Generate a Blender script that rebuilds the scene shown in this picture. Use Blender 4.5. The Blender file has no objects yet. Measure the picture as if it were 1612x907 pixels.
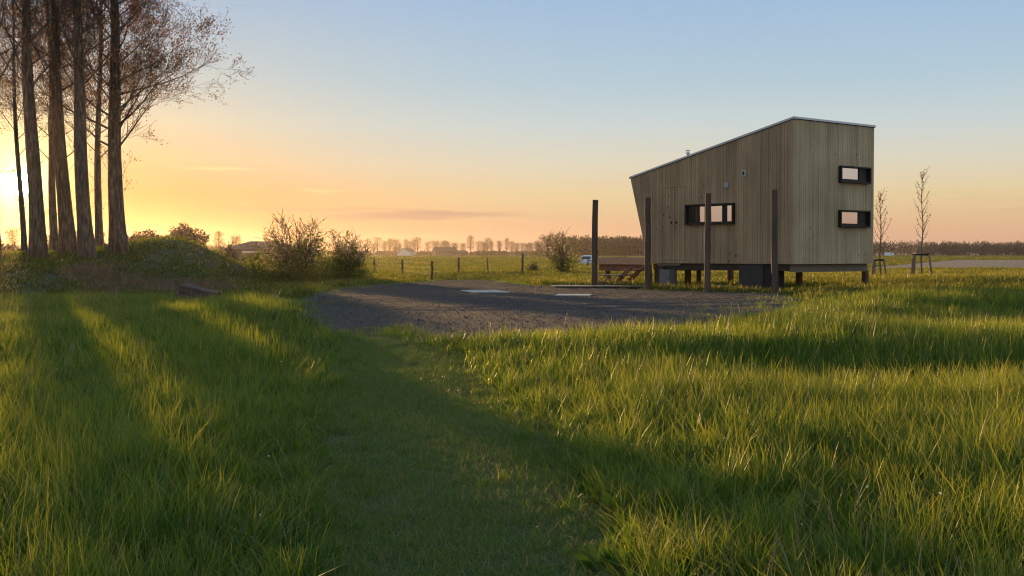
import bpy, math, random
import numpy as np
from mathutils import Vector, Matrix
from mathutils.noise import noise as pnoise

S = bpy.context.scene
COL = S.collection
RAD = math.radians
F = 1915.0            # focal length in pixels of the 1612 px wide photograph
CAMZ = 1.30

# ------------------------------------------------------------------ camera
cam = bpy.data.cameras.new('camera')
camo = bpy.data.objects.new('camera', cam)
COL.objects.link(camo)
S.camera = camo
cam.sensor_width = 36
cam.lens = 36 * F / 1612
cam.clip_start = 0.05
cam.clip_end = 6000
camo.location = (0, 0, CAMZ)
camo.rotation_euler = (RAD(90) - math.atan(53.5 / F), 0, 0)

# ------------------------------------------------------------------ sky and sun
SUN_AZ = RAD(-22.0)       # left of the view axis
SUN_EL = RAD(3.05)
SUND = Vector((math.sin(SUN_AZ) * math.cos(SUN_EL), math.cos(SUN_AZ) * math.cos(SUN_EL), math.sin(SUN_EL)))
SKY_STRENGTH = 0.15
world = bpy.data.worlds.new('World')
S.world = world
world.use_nodes = True


def build_world():
    nt = world.node_tree
    N, L = nt.nodes, nt.links
    bg = N['Background']
    bg.inputs[1].default_value = SKY_STRENGTH
    sky = N.new('ShaderNodeTexSky')
    sky.sky_type = 'NISHITA'
    sky.sun_disc = False
    sky.sun_elevation = SUN_EL
    sky.sun_rotation = SUN_AZ
    sky.altitude = 0
    sky.air_density = 1.0
    sky.dust_density = 1.0
    sky.ozone_density = 1.5

    def math_(op, a, b=None, c=None, clamp=False):
        n = N.new('ShaderNodeMath')
        n.operation = op
        n.use_clamp = clamp
        for i, v in enumerate((a, b, c)):
            if v is None:
                continue
            if isinstance(v, (int, float)):
                n.inputs[i].default_value = v
            else:
                L.new(v, n.inputs[i])
        return n.outputs[0]

    def vmul(col, fac):
        n = N.new('ShaderNodeVectorMath')
        n.operation = 'SCALE'
        if isinstance(col, tuple):
            n.inputs[0].default_value = col
        else:
            L.new(col, n.inputs[0])
        if isinstance(fac, (int, float)):
            n.inputs['Scale'].default_value = fac
        else:
            L.new(fac, n.inputs['Scale'])
        return n.outputs[0]

    def vadd(a, b):
        n = N.new('ShaderNodeVectorMath')
        n.operation = 'ADD'
        L.new(a, n.inputs[0])
        L.new(b, n.inputs[1])
        return n.outputs[0]

    geo = N.new('ShaderNodeNewGeometry')
    d = vmul(geo.outputs['Incoming'], -1.0)
    sep = N.new('ShaderNodeSeparateXYZ')
    L.new(d, sep.inputs[0])
    el = math_('MULTIPLY', math_('ARCSINE', sep.outputs[2]), 180 / math.pi)     # degrees
    az = math_('MULTIPLY', math_('ARCTAN2', sep.outputs[0], sep.outputs[1]), 180 / math.pi)
    # evening sky colour by height
    mr = math_('MULTIPLY', math_('MAXIMUM', el, 0.0), 1 / 60.0, clamp=True)
    def ramp_(stops):
        ramp = N.new('ShaderNodeValToRGB')
        L.new(mr, ramp.inputs[0])
        while len(ramp.color_ramp.elements) < len(stops):
            ramp.color_ramp.elements.new(0.5)
        for e, (deg, c) in zip(ramp.color_ramp.elements, stops):
            e.position = deg / 60.0
            e.color = (*c, 1)
        return ramp.outputs[0]
    dot = N.new('ShaderNodeVectorMath')
    dot.operation = 'DOT_PRODUCT'
    L.new(d, dot.inputs[0])
    dot.inputs[1].default_value = SUND
    ang = math_('MULTIPLY', math_('ARCCOSINE', math_('MINIMUM', dot.outputs['Value'], 1.0)), 180 / math.pi)
    # redder towards the sun
    warm = math_('POWER', math.e, math_('MULTIPLY', math_('MULTIPLY', ang, ang), -1.0 / (13.5 * 13.5)))
    rmix = N.new('ShaderNodeMix')
    rmix.data_type = 'RGBA'
    L.new(warm, rmix.inputs[0])
    L.new(ramp_(SKY_STOPS), rmix.inputs[6])
    L.new(ramp_(SKY_STOPS_SUN), rmix.inputs[7])
    # physical sky, compressed
    gm = N.new('ShaderNodeGamma')
    gm.inputs[1].default_value = 0.62
    L.new(sky.outputs[0], gm.inputs[0])
    base = vadd(vmul(rmix.outputs[2], 1 / SKY_STRENGTH), vmul(gm.outputs[0], 0.03))
    # glow of the low sun in the air
    def glow(sig, amp, col):
        f = math_('POWER', math.e, math_('MULTIPLY', ang, -1.0 / sig))
        return vmul(vmul(col, amp / SKY_STRENGTH), f)
    base = vadd(base, glow(3.5, 0.10, (1.0, 0.44, 0.06)))
    base = vadd(base, glow(10.0, 0.04, (1.0, 0.40, 0.06)))
    base = vadd(base, glow(0.8, 4.0, (1.0, 0.78, 0.26)))
    disc = math_('LESS_THAN', ang, 0.5)
    base = vadd(base, vmul(vmul((1.0, 0.85, 0.5), 30 / SKY_STRENGTH), disc))
    # thin streaks of cloud low over the horizon
    co = N.new('ShaderNodeCombineXYZ')
    L.new(math_('MULTIPLY', az, 0.16), co.inputs[0])
    L.new(math_('MULTIPLY', el, 1.7), co.inputs[1])
    nz = N.new('ShaderNodeTexNoise')
    nz.inputs['Scale'].default_value = 1.0
    nz.inputs['Detail'].default_value = 5
    nz.inputs['Roughness'].default_value = 0.55
    L.new(co.outputs[0], nz.inputs['Vector'])
    # the one long dark bank
    wob = math_('MULTIPLY', math_('SUBTRACT', nz.outputs[0], 0.5), 0.9)

    def streak(a0, e0, wa, we, slope=0.0):
        da = math_('DIVIDE', math_('SUBTRACT', az, a0), wa)
        de = math_('DIVIDE', math_('SUBTRACT', math_('ADD', el, wob), math_('ADD', e0, math_('MULTIPLY', math_('SUBTRACT', az, a0), slope))), we)
        q = math_('ADD', math_('MULTIPLY', da, da), math_('MULTIPLY', de, de))
        return math_('POWER', math.e, math_('MULTIPLY', math_('MULTIPLY', q, q), -1.0))
    dark = math_('ADD', streak(-4.4, 1.82, 4.6, 0.20, 0.006), math_('MULTIPLY', streak(-9.4, 2.12, 4.2, 0.13), 0.5))
    bright = math_('ADD', math_('MULTIPLY', streak(-13.5, 3.95, 1.7, 0.09), 0.6), math_('MULTIPLY', streak(-8.8, 2.9, 1.0, 0.09), 0.5))
    lo = math_('MULTIPLY', math_('MULTIPLY', math_('SUBTRACT', nz.outputs[0], 0.56), 3.5, clamp=True),
               math_('SUBTRACT', 1.0, math_('DIVIDE', math_('ABSOLUTE', math_('SUBTRACT', el, 2.2)), 2.4), clamp=True))
    dark = math_('ADD', dark, math_('MULTIPLY', lo, 0.35), clamp=True)

    def mix(fac, a, col):
        n = N.new('ShaderNodeMix')
        n.data_type = 'RGBA'
        L.new(fac, n.inputs[0])
        L.new(a, n.inputs[6])
        n.inputs[7].default_value = (*[c / SKY_STRENGTH for c in col], 1)
        return n.outputs[2]
    base = mix(math_('MULTIPLY', dark, 0.62), base, (0.27, 0.165, 0.135))
    base = mix(math_('MULTIPLY', bright, 0.55), base, (0.74, 0.46, 0.22))
    L.new(base, bg.inputs[0])


K = 0.785
SKY_STOPS = [(d, tuple(K * v for v in c)) for d, c in (
    (0.0, (0.46, 0.265, 0.195)), (1.2, (0.55, 0.335, 0.20)), (2.7, (0.58, 0.45, 0.255)), (4.2, (0.53, 0.49, 0.385)),
    (6.0, (0.43, 0.485, 0.485)), (8.0, (0.335, 0.44, 0.505)), (12.0, (0.25, 0.37, 0.53)), (60, (0.25, 0.36, 0.52)))]
SKY_STOPS_SUN = [(d, tuple(K * v for v in c)) for d, c in (
    (0.0, (0.42, 0.10, 0.015)), (1.2, (0.44, 0.115, 0.018)), (2.7, (0.47, 0.15, 0.04)), (4.2, (0.49, 0.31, 0.15)),
    (6.0, (0.46, 0.41, 0.28)), (8.0, (0.37, 0.41, 0.38)), (12.0, (0.26, 0.36, 0.46)), (60, (0.25, 0.36, 0.52)))]
build_world()

sl = bpy.data.lights.new('sun', 'SUN')
sl.energy = 5.0
sl.angle = RAD(0.6)
sl.color = (1.0, 0.58, 0.21)
so = bpy.data.objects.new('sun', sl)
COL.objects.link(so)
so.location = SUND * 100
so.rotation_euler = SUND.to_track_quat('Z', 'Y').to_euler()

S.view_settings.view_transform = 'Standard'
S.view_settings.look = 'None'
S.view_settings.exposure = 0.75
S.view_settings.gamma = 1.0
S.view_settings.use_curve_mapping = False
S.render.engine = 'CYCLES'
S.cycles.use_denoising = True
S.cycles.denoising_prefilter = 'ACCURATE'
S.cycles.filter_width = 1.15
S.cycles.max_bounces = 8
S.cycles.diffuse_bounces = 3
S.cycles.transmission_bounces = 5
S.cycles.transparent_max_bounces = 12
S.cycles.volume_bounces = 0
S.cycles.sample_clamp_indirect = 4.0
HAZE_DENSITY = 0.00008


# ------------------------------------------------------------------ helpers
def tag(o, label=None, cat=None, group=None, kind=None):
    if label:
        o['label'] = label
    if cat:
        o['category'] = cat
    if group:
        o['group'] = group
    if kind:
        o['kind'] = kind
    return o


def empty(name, loc, rz=0.0):
    o = bpy.data.objects.new(name, None)
    COL.objects.link(o)
    o.location = loc
    o.rotation_euler = (0, 0, rz)
    o.empty_display_size = 0.2
    return o


def link_mesh(name, me, parent=None, mat=None):
    if mat is not None and not me.materials:
        me.materials.append(mat)
    o = bpy.data.objects.new(name, me)
    COL.objects.link(o)
    if parent is not None:
        o.parent = parent
    return o


def copy_tree(o, parent=None):
    c = o.copy()
    COL.objects.link(c)
    c.parent = parent
    for ch in o.children:
        copy_tree(ch, c)
    return c


class MB:
    def __init__(s):
        s.v, s.f = [], []

    def box(s, x0, x1, y0, y1, z0, z1, R=None, o=(0, 0, 0)):
        b = len(s.v)
        for z in (z0, z1):
            for (x, y) in ((x0, y0), (x1, y0), (x1, y1), (x0, y1)):
                p = Vector((x, y, z))
                if R is not None:
                    p = R @ p
                s.v.append((p.x + o[0], p.y + o[1], p.z + o[2]))
        for q in ((3, 2, 1, 0), (4, 5, 6, 7), (0, 1, 5, 4), (1, 2, 6, 5), (2, 3, 7, 6), (3, 0, 4, 7)):
            s.f.append(tuple(b + i for i in q))
        return s

    def hexa(s, pts):            # 8 points, bottom four then top four
        b = len(s.v)
        s.v += [tuple(p) for p in pts]
        for q in ((3, 2, 1, 0), (4, 5, 6, 7), (0, 1, 5, 4), (1, 2, 6, 5), (2, 3, 7, 6), (3, 0, 4, 7)):
            s.f.append(tuple(b + i for i in q))
        return s

    def beam(s, a, c, w, h=None):
        h = h or w
        a, c = Vector(a), Vector(c)
        d = (c - a)
        ln = d.length
        q = d.to_track_quat('Y', 'Z').to_matrix()
        return s.box(-w / 2, w / 2, 0, ln, -h / 2, h / 2, q, a)

    def tube(s, pts, rad, n=6, cap=True):
        base = len(s.v)
        m = len(pts)
        prev = None
        for i in range(m):
            p = Vector(pts[i])
            t = Vector(pts[min(i + 1, m - 1)]) - Vector(pts[max(i - 1, 0)])
            if t.length < 1e-9:
                t = Vector((0, 0, 1))
            t.normalize()
            if prev is None:
                a = Vector((1, 0, 0)) if abs(t.x) < 0.8 else Vector((0, 1, 0))
                u = t.cross(a).normalized()
            else:
                u = (prev - t * prev.dot(t))
                u = u.normalized() if u.length > 1e-6 else t.orthogonal().normalized()
            prev = u
            w = t.cross(u)
            for k in range(n):
                a = 2 * math.pi * k / n
                q = p + (u * math.cos(a) + w * math.sin(a)) * rad[i]
                s.v.append((q.x, q.y, q.z))
        for i in range(m - 1):
            for k in range(n):
                k2 = (k + 1) % n
                s.f.append((base + i * n + k, base + i * n + k2, base + (i + 1) * n + k2, base + (i + 1) * n + k))
        if cap:
            s.f.append(tuple(base + k for k in range(n))[::-1])
            s.f.append(tuple(base + (m - 1) * n + k for k in range(n)))
        return s

    def mesh(s, name):
        me = bpy.data.meshes.new(name)
        me.from_pydata(s.v, [], s.f)
        me.update()
        return me

    def build(s, name, mat, parent=None, smooth=False, bevel=0.0):
        me = s.mesh(name)
        if smooth:
            me.polygons.foreach_set('use_smooth', [True] * len(me.polygons))
        o = link_mesh(name, me, parent, mat)
        if bevel:
            m = o.modifiers.new('bevel', 'BEVEL')
            m.width = bevel
            m.segments = 1
            m.limit_method = 'ANGLE'
        return o


def leaf_mesh(name, P, size, rng, aspect=0.6, D=None, droop=0.0):
    """many small leaf-shaped faces at points P (n,3); size scalar or (n,)"""
    n = len(P)
    P = np.asarray(P, float)
    size = np.broadcast_to(np.asarray(size, float), (n,))
    a = rng.normal(size=(n, 3)) if D is None else np.asarray(D) + rng.normal(size=(n, 3)) * 0.6
    a[:, 2] -= droop
    a /= np.linalg.norm(a, axis=1, keepdims=True) + 1e-9
    b = rng.normal(size=(n, 3))
    b = np.cross(a, b)
    b /= np.linalg.norm(b, axis=1, keepdims=True) + 1e-9
    a = a * size[:, None]
    b = b * (size * aspect * 0.5)[:, None]
    c = np.cross(a, b)
    c /= np.linalg.norm(c, axis=1, keepdims=True) + 1e-9
    V = np.stack([P, P + a * 0.45 + b + c * size[:, None] * .12, P + a, P + a * 0.45 - b + c * size[:, None] * .12], 1).reshape(-1, 3)
    return quads_mesh(name, V)


def quads_mesh(name, V):
    nq = len(V) // 4
    me = bpy.data.meshes.new(name)
    me.vertices.add(len(V))
    me.vertices.foreach_set('co', V.astype(np.float32).ravel())
    me.loops.add(nq * 4)
    me.loops.foreach_set('vertex_index', np.arange(nq * 4, dtype=np.int32))
    me.polygons.add(nq)
    me.polygons.foreach_set('loop_start', np.arange(0, nq * 4, 4, dtype=np.int32))
    me.polygons.foreach_set('loop_total', np.full(nq, 4, dtype=np.int32))
    me.update(calc_edges=True)
    return me


# ------------------------------------------------------------------ materials
MATS = {}


def pmat(name, col, rough=0.8, col2=None, scale=4.0, stretch=(1, 1, 1), bump=0.0, bscale=None, rand=0.0, metal=0.0, detail=5,
         spec=0.3, lo=0.35, hi=0.65, coords='Object', bdist=0.02):
    m = bpy.data.materials.new(name)
    MATS[name] = m
    m.use_nodes = True
    N, L = m.node_tree.nodes, m.node_tree.links
    b = N['Principled BSDF']
    b.inputs['Roughness'].default_value = rough
    b.inputs['Metallic'].default_value = metal
    b.inputs['Specular IOR Level'].default_value = spec
    b.inputs['Base Color'].default_value = (*col, 1)
    out = None
    if col2 is not None or bump:
        tc = N.new('ShaderNodeTexCoord')
        mp = N.new('ShaderNodeMapping')
        mp.inputs['Scale'].default_value = stretch
        L.new(tc.outputs[coords], mp.inputs[0])
        if rand:
            oi0 = N.new('ShaderNodeObjectInfo')
            ml = N.new('ShaderNodeMath')
            ml.operation = 'MULTIPLY'
            ml.inputs[1].default_value = 37.0
            L.new(oi0.outputs['Random'], ml.inputs[0])
            L.new(ml.outputs[0], mp.inputs['Location'])
        nz = N.new('ShaderNodeTexNoise')
        nz.inputs['Scale'].default_value = scale
        nz.inputs['Detail'].default_value = detail
        nz.inputs['Roughness'].default_value = 0.6
        L.new(mp.outputs[0], nz.inputs['Vector'])
    if col2 is not None:
        mr = N.new('ShaderNodeMapRange')
        mr.inputs[1].default_value = lo
        mr.inputs[2].default_value = hi
        L.new(nz.outputs[0], mr.inputs[0])
        mx = N.new('ShaderNodeMix')
        mx.data_type = 'RGBA'
        mx.inputs[6].default_value = (*col, 1)
        mx.inputs[7].default_value = (*col2, 1)
        L.new(mr.outputs[0], mx.inputs[0])
        out = mx.outputs[2]
        L.new(out, b.inputs['Base Color'])
    if rand:
        oi = N.new('ShaderNodeObjectInfo')
        mr2 = N.new('ShaderNodeMapRange')
        mr2.inputs[3].default_value = 1 - rand
        mr2.inputs[4].default_value = 1 + rand
        L.new(oi.outputs['Random'], mr2.inputs[0])
        hs = N.new('ShaderNodeHueSaturation')
        L.new(mr2.outputs[0], hs.inputs['Value'])
        if out is not None:
            L.new(out, hs.inputs['Color'])
        else:
            hs.inputs['Color'].default_value = (*col, 1)
        L.new(hs.outputs[0], b.inputs['Base Color'])
    if bump:
        nb = nz
        if bscale:
            nb = N.new('ShaderNodeTexNoise')
            nb.inputs['Scale'].default_value = bscale
            nb.inputs['Detail'].default_value = 6
            L.new(mp.outputs[0], nb.inputs['Vector'])
        bp = N.new('ShaderNodeBump')
        bp.inputs['Strength'].default_value = bump
        bp.inputs['Distance'].default_value = bdist
        L.new(nb.outputs[0], bp.inputs['Height'])
        L.new(bp.outputs[0], b.inputs['Normal'])
    return m


def leafmat(name, c1, c2, trans=0.45, tcol=None, rough=0.5, wscale=0.35, dry=None, tip=None, spec=0.25):
    """thin leaf: diffuse + translucent, colour varies by instance and by place"""
    m = bpy.data.materials.new(name)
    MATS[name] = m
    m.use_nodes = True
    N, L = m.node_tree.nodes, m.node_tree.links
    N.remove(N['Principled BSDF'])
    outn = N['Material Output']
    oi = N.new('ShaderNodeObjectInfo')
    geo = N.new('ShaderNodeNewGeometry')
    nz = N.new('ShaderNodeTexNoise')
    nz.inputs['Scale'].default_value = wscale
    nz.inputs['Detail'].default_value = 4
    L.new(geo.outputs['Position'], nz.inputs['Vector'])
    ad = N.new('ShaderNodeMath')
    ad.operation = 'ADD'
    L.new(oi.outputs['Random'], ad.inputs[0])
    L.new(geo.outputs['Random Per Island'], ad.inputs[1])
    ad2 = N.new('ShaderNodeMath')
    ad2.operation = 'MULTIPLY_ADD'
    L.new(nz.outputs[0], ad2.inputs[0])
    ad2.inputs[1].default_value = 1.6
    L.new(ad.outputs[0], ad2.inputs[2])
    mr = N.new('ShaderNodeMapRange')
    mr.inputs[1].default_value = 0.9
    mr.inputs[2].default_value = 2.6
    L.new(ad2.outputs[0], mr.inputs[0])
    mx = N.new('ShaderNodeMix')
    mx.data_type = 'RGBA'
    mx.inputs[6].default_value = (*c1, 1)
    mx.inputs[7].default_value = (*c2, 1)
    L.new(mr.outputs[0], mx.inputs[0])
    colr = mx.outputs[2]
    if dry:
        th = N.new('ShaderNodeMath')
        th.operation = 'GREATER_THAN'
        th.inputs[1].default_value = dry[1]
        L.new(geo.outputs['Random Per Island'], th.inputs[0])
        m3 = N.new('ShaderNodeMix')
        m3.data_type = 'RGBA'
        L.new(th.outputs[0], m3.inputs[0])
        L.new(colr, m3.inputs[6])
        m3.inputs[7].default_value = (*dry[0], 1)
        colr = m3.outputs[2]
    if tip:  # dry yellow tip colour, brightened so the blade tops read as sunlit
        tc = N.new('ShaderNodeTexCoord')
        sp = N.new('ShaderNodeSeparateXYZ')
        L.new(tc.outputs['Object'], sp.inputs[0])
        tm0 = N.new('ShaderNodeMapRange')
        tm0.inputs[1].default_value = tip[1]
        tm0.inputs[2].default_value = tip[2]
        tm0.inputs[4].default_value = tip[3]
        L.new(sp.outputs[2], tm0.inputs[0])
        m4 = N.new('ShaderNodeMix')
        m4.data_type = 'RGBA'
        L.new(tm0.outputs[0], m4.inputs[0])
        L.new(colr, m4.inputs[6])
        m4.inputs[7].default_value = (*tip[0], 1)
        colr = m4.outputs[2]
    df = N.new('ShaderNodeBsdfPrincipled')
    df.inputs['Roughness'].default_value = rough
    df.inputs['Specular IOR Level'].default_value = spec
    L.new(colr, df.inputs['Base Color'])
    tr = N.new('ShaderNodeBsdfTranslucent')
    tm = N.new('ShaderNodeMix')
    tm.data_type = 'RGBA'
    tm.blend_type = 'MULTIPLY'
    tm.inputs[0].default_value = 1.0
    L.new(colr, tm.inputs[6])
    tm.inputs[7].default_value = (*(tcol or (1.6, 1.5, 0.9)), 1)
    L.new(tm.outputs[2], tr.inputs['Color'])
    ms = N.new('ShaderNodeMixShader')
    ms.inputs[0].default_value = trans
    L.new(df.outputs[0], ms.inputs[1])
    L.new(tr.outputs[0], ms.inputs[2])
    L.new(ms.outputs[0], outn.inputs['Surface'])
    return m


pmat('soil_meadow', (0.045, 0.06, 0.018), 0.95, (0.075, 0.075, 0.03), scale=0.6, bump=0.5, bscale=8, coords='Object', bdist=0.05)
pmat('path_soil', (0.045, 0.052, 0.018), 0.95, (0.11, 0.080, 0.042), scale=0.9, bump=0.6, bscale=20, lo=0.45, hi=0.62)
pmat('gravel', (0.024, 0.019, 0.016), 0.95, (0.056, 0.044, 0.035), scale=9, bump=0.35, bscale=42, lo=0.3, hi=0.72, detail=8, bdist=0.03)
pmat('field_green', (0.075, 0.10, 0.022), 0.95, (0.11, 0.125, 0.03), scale=0.05, stretch=(1, 4, 1))
pmat('field_soil', (0.095, 0.088, 0.070), 0.95, (0.125, 0.112, 0.085), scale=0.12, stretch=(1, 6, 1))
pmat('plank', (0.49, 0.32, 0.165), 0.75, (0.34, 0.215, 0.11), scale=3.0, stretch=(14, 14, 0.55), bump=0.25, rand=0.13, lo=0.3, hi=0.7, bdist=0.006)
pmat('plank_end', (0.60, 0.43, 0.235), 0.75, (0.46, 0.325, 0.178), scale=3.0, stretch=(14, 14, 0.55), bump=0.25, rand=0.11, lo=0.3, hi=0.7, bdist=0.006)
pmat('backing', (0.03, 0.026, 0.022), 0.9)
pmat('trim_wood', (0.27, 0.215, 0.15), 0.75, (0.20, 0.155, 0.105), scale=4, stretch=(1, 1, 6), rand=0.1)
pmat('dark_frame', (0.011, 0.009, 0.008), 0.45, rand=0.0)
pmat('roof_metal', (0.55, 0.56, 0.57), 0.4, metal=0.6)
pmat('roof_felt', (0.06, 0.06, 0.065), 0.85)
pmat('steel', (0.45, 0.45, 0.46), 0.35, metal=0.9)
pmat('vent_grey', (0.42, 0.42, 0.42), 0.5)
pmat('vent_pale', (0.55, 0.54, 0.50), 0.5)
pmat('black_metal', (0.012, 0.012, 0.012), 0.5)
pmat('concrete', (0.21, 0.19, 0.165), 0.9, (0.145, 0.13, 0.112), scale=5, bump=0.3)
pmat('slab', (0.50, 0.44, 0.37), 0.9, (0.34, 0.30, 0.25), scale=3, bump=0.2)
pmat('dark_panel', (0.036, 0.033, 0.031), 0.7, (0.05, 0.046, 0.043), scale=6)
pmat('floor_beam', (0.085, 0.062, 0.045), 0.85, (0.06, 0.045, 0.034), scale=5, rand=0.1)
pmat('post_wood', (0.15, 0.09, 0.055), 0.85, (0.09, 0.055, 0.036), scale=5, stretch=(5, 5, 0.6), bump=0.5, rand=0.12)
pmat('pole_wood', (0.145, 0.088, 0.058), 0.85, (0.06, 0.040, 0.030), scale=3.0, stretch=(5, 5, 0.35), bump=0.9, rand=0.12, bdist=0.03)
pmat('deck_wood', (0.60, 0.33, 0.18), 0.7, (0.47, 0.24, 0.13), scale=5, stretch=(2, 2, 2), rand=0.14)
pmat('deck_red', (0.32, 0.115, 0.06), 0.75, (0.22, 0.08, 0.045), scale=4, rand=0.1)
pmat('grey_timber', (0.20, 0.16, 0.125), 0.85, (0.13, 0.10, 0.08), scale=5, rand=0.15)
pmat('sleeper', (0.13, 0.075, 0.05), 0.9, (0.065, 0.04, 0.03), scale=5, stretch=(0.6, 5, 5), bump=0.8, rand=0.1)
pmat('bark', (0.21, 0.145, 0.095), 0.95, (0.075, 0.05, 0.036), scale=2.6, stretch=(5, 5, 0.9), bump=1.0, lo=0.35, hi=0.6, bdist=0.06)
pmat('twig', (0.12, 0.075, 0.05), 0.9)
pmat('young_bark', (0.17, 0.13, 0.09), 0.85)
pmat('stake', (0.30, 0.20, 0.13), 0.85, (0.20, 0.13, 0.085), scale=6, rand=0.1)
pmat('strap', (0.02, 0.018, 0.016), 0.8)
pmat('wire', (0.10, 0.09, 0.08), 0.6)
pmat('car_white', (0.75, 0.76, 0.78), 0.3)
pmat('car_glass', (0.02, 0.022, 0.025), 0.1, spec=0.5)
pmat('rubber', (0.02, 0.02, 0.02), 0.8)
pmat('lamp_red', (0.4, 0.02, 0.02), 0.3)
pmat('roof_tile', (0.055, 0.045, 0.042), 0.85, (0.085, 0.06, 0.052), scale=1.5)
pmat('wall_white', (0.62, 0.60, 0.56), 0.9)
pmat('wall_grey', (0.16, 0.13, 0.115), 0.9, (0.12, 0.10, 0.09), scale=1)
pmat('pale_panel', (0.62, 0.55, 0.50), 0.8)
pmat('window_dark', (0.03, 0.03, 0.035), 0.15, spec=0.5)
pmat('far_twig', (0.10, 0.07, 0.052), 0.95)
pmat('dry_stalk', (0.20, 0.125, 0.075), 0.9, rand=0.25)
leafmat('grass', (0.034, 0.080, 0.012), (0.105, 0.160, 0.023), 0.54, (2.0, 1.8, 0.7), dry=((0.34, 0.27, 0.12), 0.965), tip=((0.34, 0.33, 0.07), .22, .55, .75), rough=.42, spec=.36)
leafmat('turf', (0.085, 0.160, 0.030), (0.175, 0.22, 0.046), 0.4, (1.5, 1.4, 0.8), dry=((0.28, 0.21, 0.10), 0.80))
leafmat('grass_far', (0.036, 0.068, 0.012), (0.110, 0.125, 0.024), 0.55, (1.8, 1.65, 0.75), dry=((0.26, 0.21, 0.09), 0.92), wscale=0.12, tip=((0.28, 0.25, 0.055), .14, .36, .8))
leafmat('poplar_leaf', (0.13, 0.075, 0.038), (0.22, 0.13, 0.06), 0.5, (1.5, 1.15, 0.8))
leafmat('shrub_leaf', (0.060, 0.105, 0.020), (0.14, 0.165, 0.032), 0.5, (1.6, 1.4, 0.8))
leafmat('blossom', (0.34, 0.25, 0.17), (0.52, 0.40, 0.29), 0.4, (1.2, 1.1, 1.0))
leafmat('young_leaf', (0.15, 0.13, 0.05), (0.24, 0.19, 0.08), 0.5, (1.4, 1.2, 0.8))
leafmat('far_leaf', (0.085, 0.060, 0.036), (0.14, 0.098, 0.055), 0.3, (1.3, 1.1, 0.9), wscale=0.02)
leafmat('wood_leaf', (0.060, 0.050, 0.040), (0.105, 0.08, 0.06), 0.3, (1.2, 1.1, 0.9), wscale=0.02)
leafmat('petal', (0.7, 0.7, 0.68), (0.8, 0.8, 0.78), 0.3, (1, 1, 1))


def glass_mat():
    m = bpy.data.materials.new('window_glass')
    MATS['window_glass'] = m
    m.use_nodes = True
    N, L = m.node_tree.nodes, m.node_tree.links
    b = N['Principled BSDF']
    b.inputs['Base Color'].default_value = (0.62, 0.61, 0.74, 1)      # coated, mirror-like glass, tinted bluish to cool the orange sky it reflects
    b.inputs['Metallic'].default_value = 1.0
    b.inputs['Roughness'].default_value = 0.03


glass_mat()


def knots(m):
    """small dark knots and weather streaks in the cladding"""
    N, L = m.node_tree.nodes, m.node_tree.links
    b = N['Principled BSDF']
    src = b.inputs['Base Color'].links[0].from_socket
    tc = N.new('ShaderNodeTexCoord')
    mp = N.new('ShaderNodeMapping')
    mp.inputs['Scale'].default_value = (1, 1, .6)
    L.new(tc.outputs['Object'], mp.inputs[0])
    vo = N.new('ShaderNodeTexVoronoi')
    vo.inputs['Scale'].default_value = 4.2
    L.new(mp.outputs[0], vo.inputs['Vector'])
    nz = N.new('ShaderNodeTexNoise')
    nz.inputs['Scale'].default_value = .55
    L.new(tc.outputs['Object'], nz.inputs['Vector'])
    th = N.new('ShaderNodeMapRange')
    th.inputs[1].default_value = .48
    th.inputs[2].default_value = .66
    th.inputs[3].default_value = .03
    th.inputs[4].default_value = .17
    L.new(nz.outputs[0], th.inputs[0])
    lt = N.new('ShaderNodeMath')
    lt.operation = 'LESS_THAN'
    L.new(vo.outputs['Distance'], lt.inputs[0])
    L.new(th.outputs[0], lt.inputs[1])
    sc = N.new('ShaderNodeMath')
    sc.operation = 'MULTIPLY'
    sc.inputs[1].default_value = .7
    L.new(lt.outputs[0], sc.inputs[0])
    mx = N.new('ShaderNodeMix')
    mx.data_type = 'RGBA'
    L.new(sc.outputs[0], mx.inputs[0])
    L.new(src, mx.inputs[6])
    mx.inputs[7].default_value = (.045, .03, .02, 1)
    # broad uneven weathering
    n2 = N.new('ShaderNodeTexNoise')
    n2.inputs['Scale'].default_value = .9
    n2.inputs['Detail'].default_value = 5
    L.new(mp.outputs[0], n2.inputs['Vector'])
    m2 = N.new('ShaderNodeMapRange')
    m2.inputs[1].default_value = .3
    m2.inputs[2].default_value = .7
    m2.inputs[3].default_value = .78
    m2.inputs[4].default_value = 1.18
    L.new(n2.outputs[0], m2.inputs[0])
    hs = N.new('ShaderNodeHueSaturation')
    L.new(m2.outputs[0], hs.inputs['Value'])
    L.new(mx.outputs[2], hs.inputs['Color'])
    L.new(hs.outputs[0], b.inputs['Base Color'])


knots(MATS['plank'])
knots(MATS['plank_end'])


# ------------------------------------------------------------------ terrain
def sstep(a, b, x):
    t = np.clip((x - a) / (b - a), 0, 1)
    return t * t * (3 - 2 * t)


def fbm(x, y, s, seed=0.0):
    """cheap smooth bumps from rotated sines, vectorised"""
    r = np.zeros_like(x, dtype=float)
    a = 1.0
    for i in range(5):
        th = 1.7 * i + seed
        u = (x * math.cos(th) + y * math.sin(th)) * s + seed * 3.1 + i
        w = (-x * math.sin(th * 1.3) + y * math.cos(th * 1.3)) * s * 1.13 + i * 2.3
        r += a * np.sin(u + 0.8 * np.sin(w)) * np.cos(w * 0.9 + 0.6 * np.sin(u * 0.7))
        s *= 1.9
        a *= 0.55
    return r / 2.0


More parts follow.
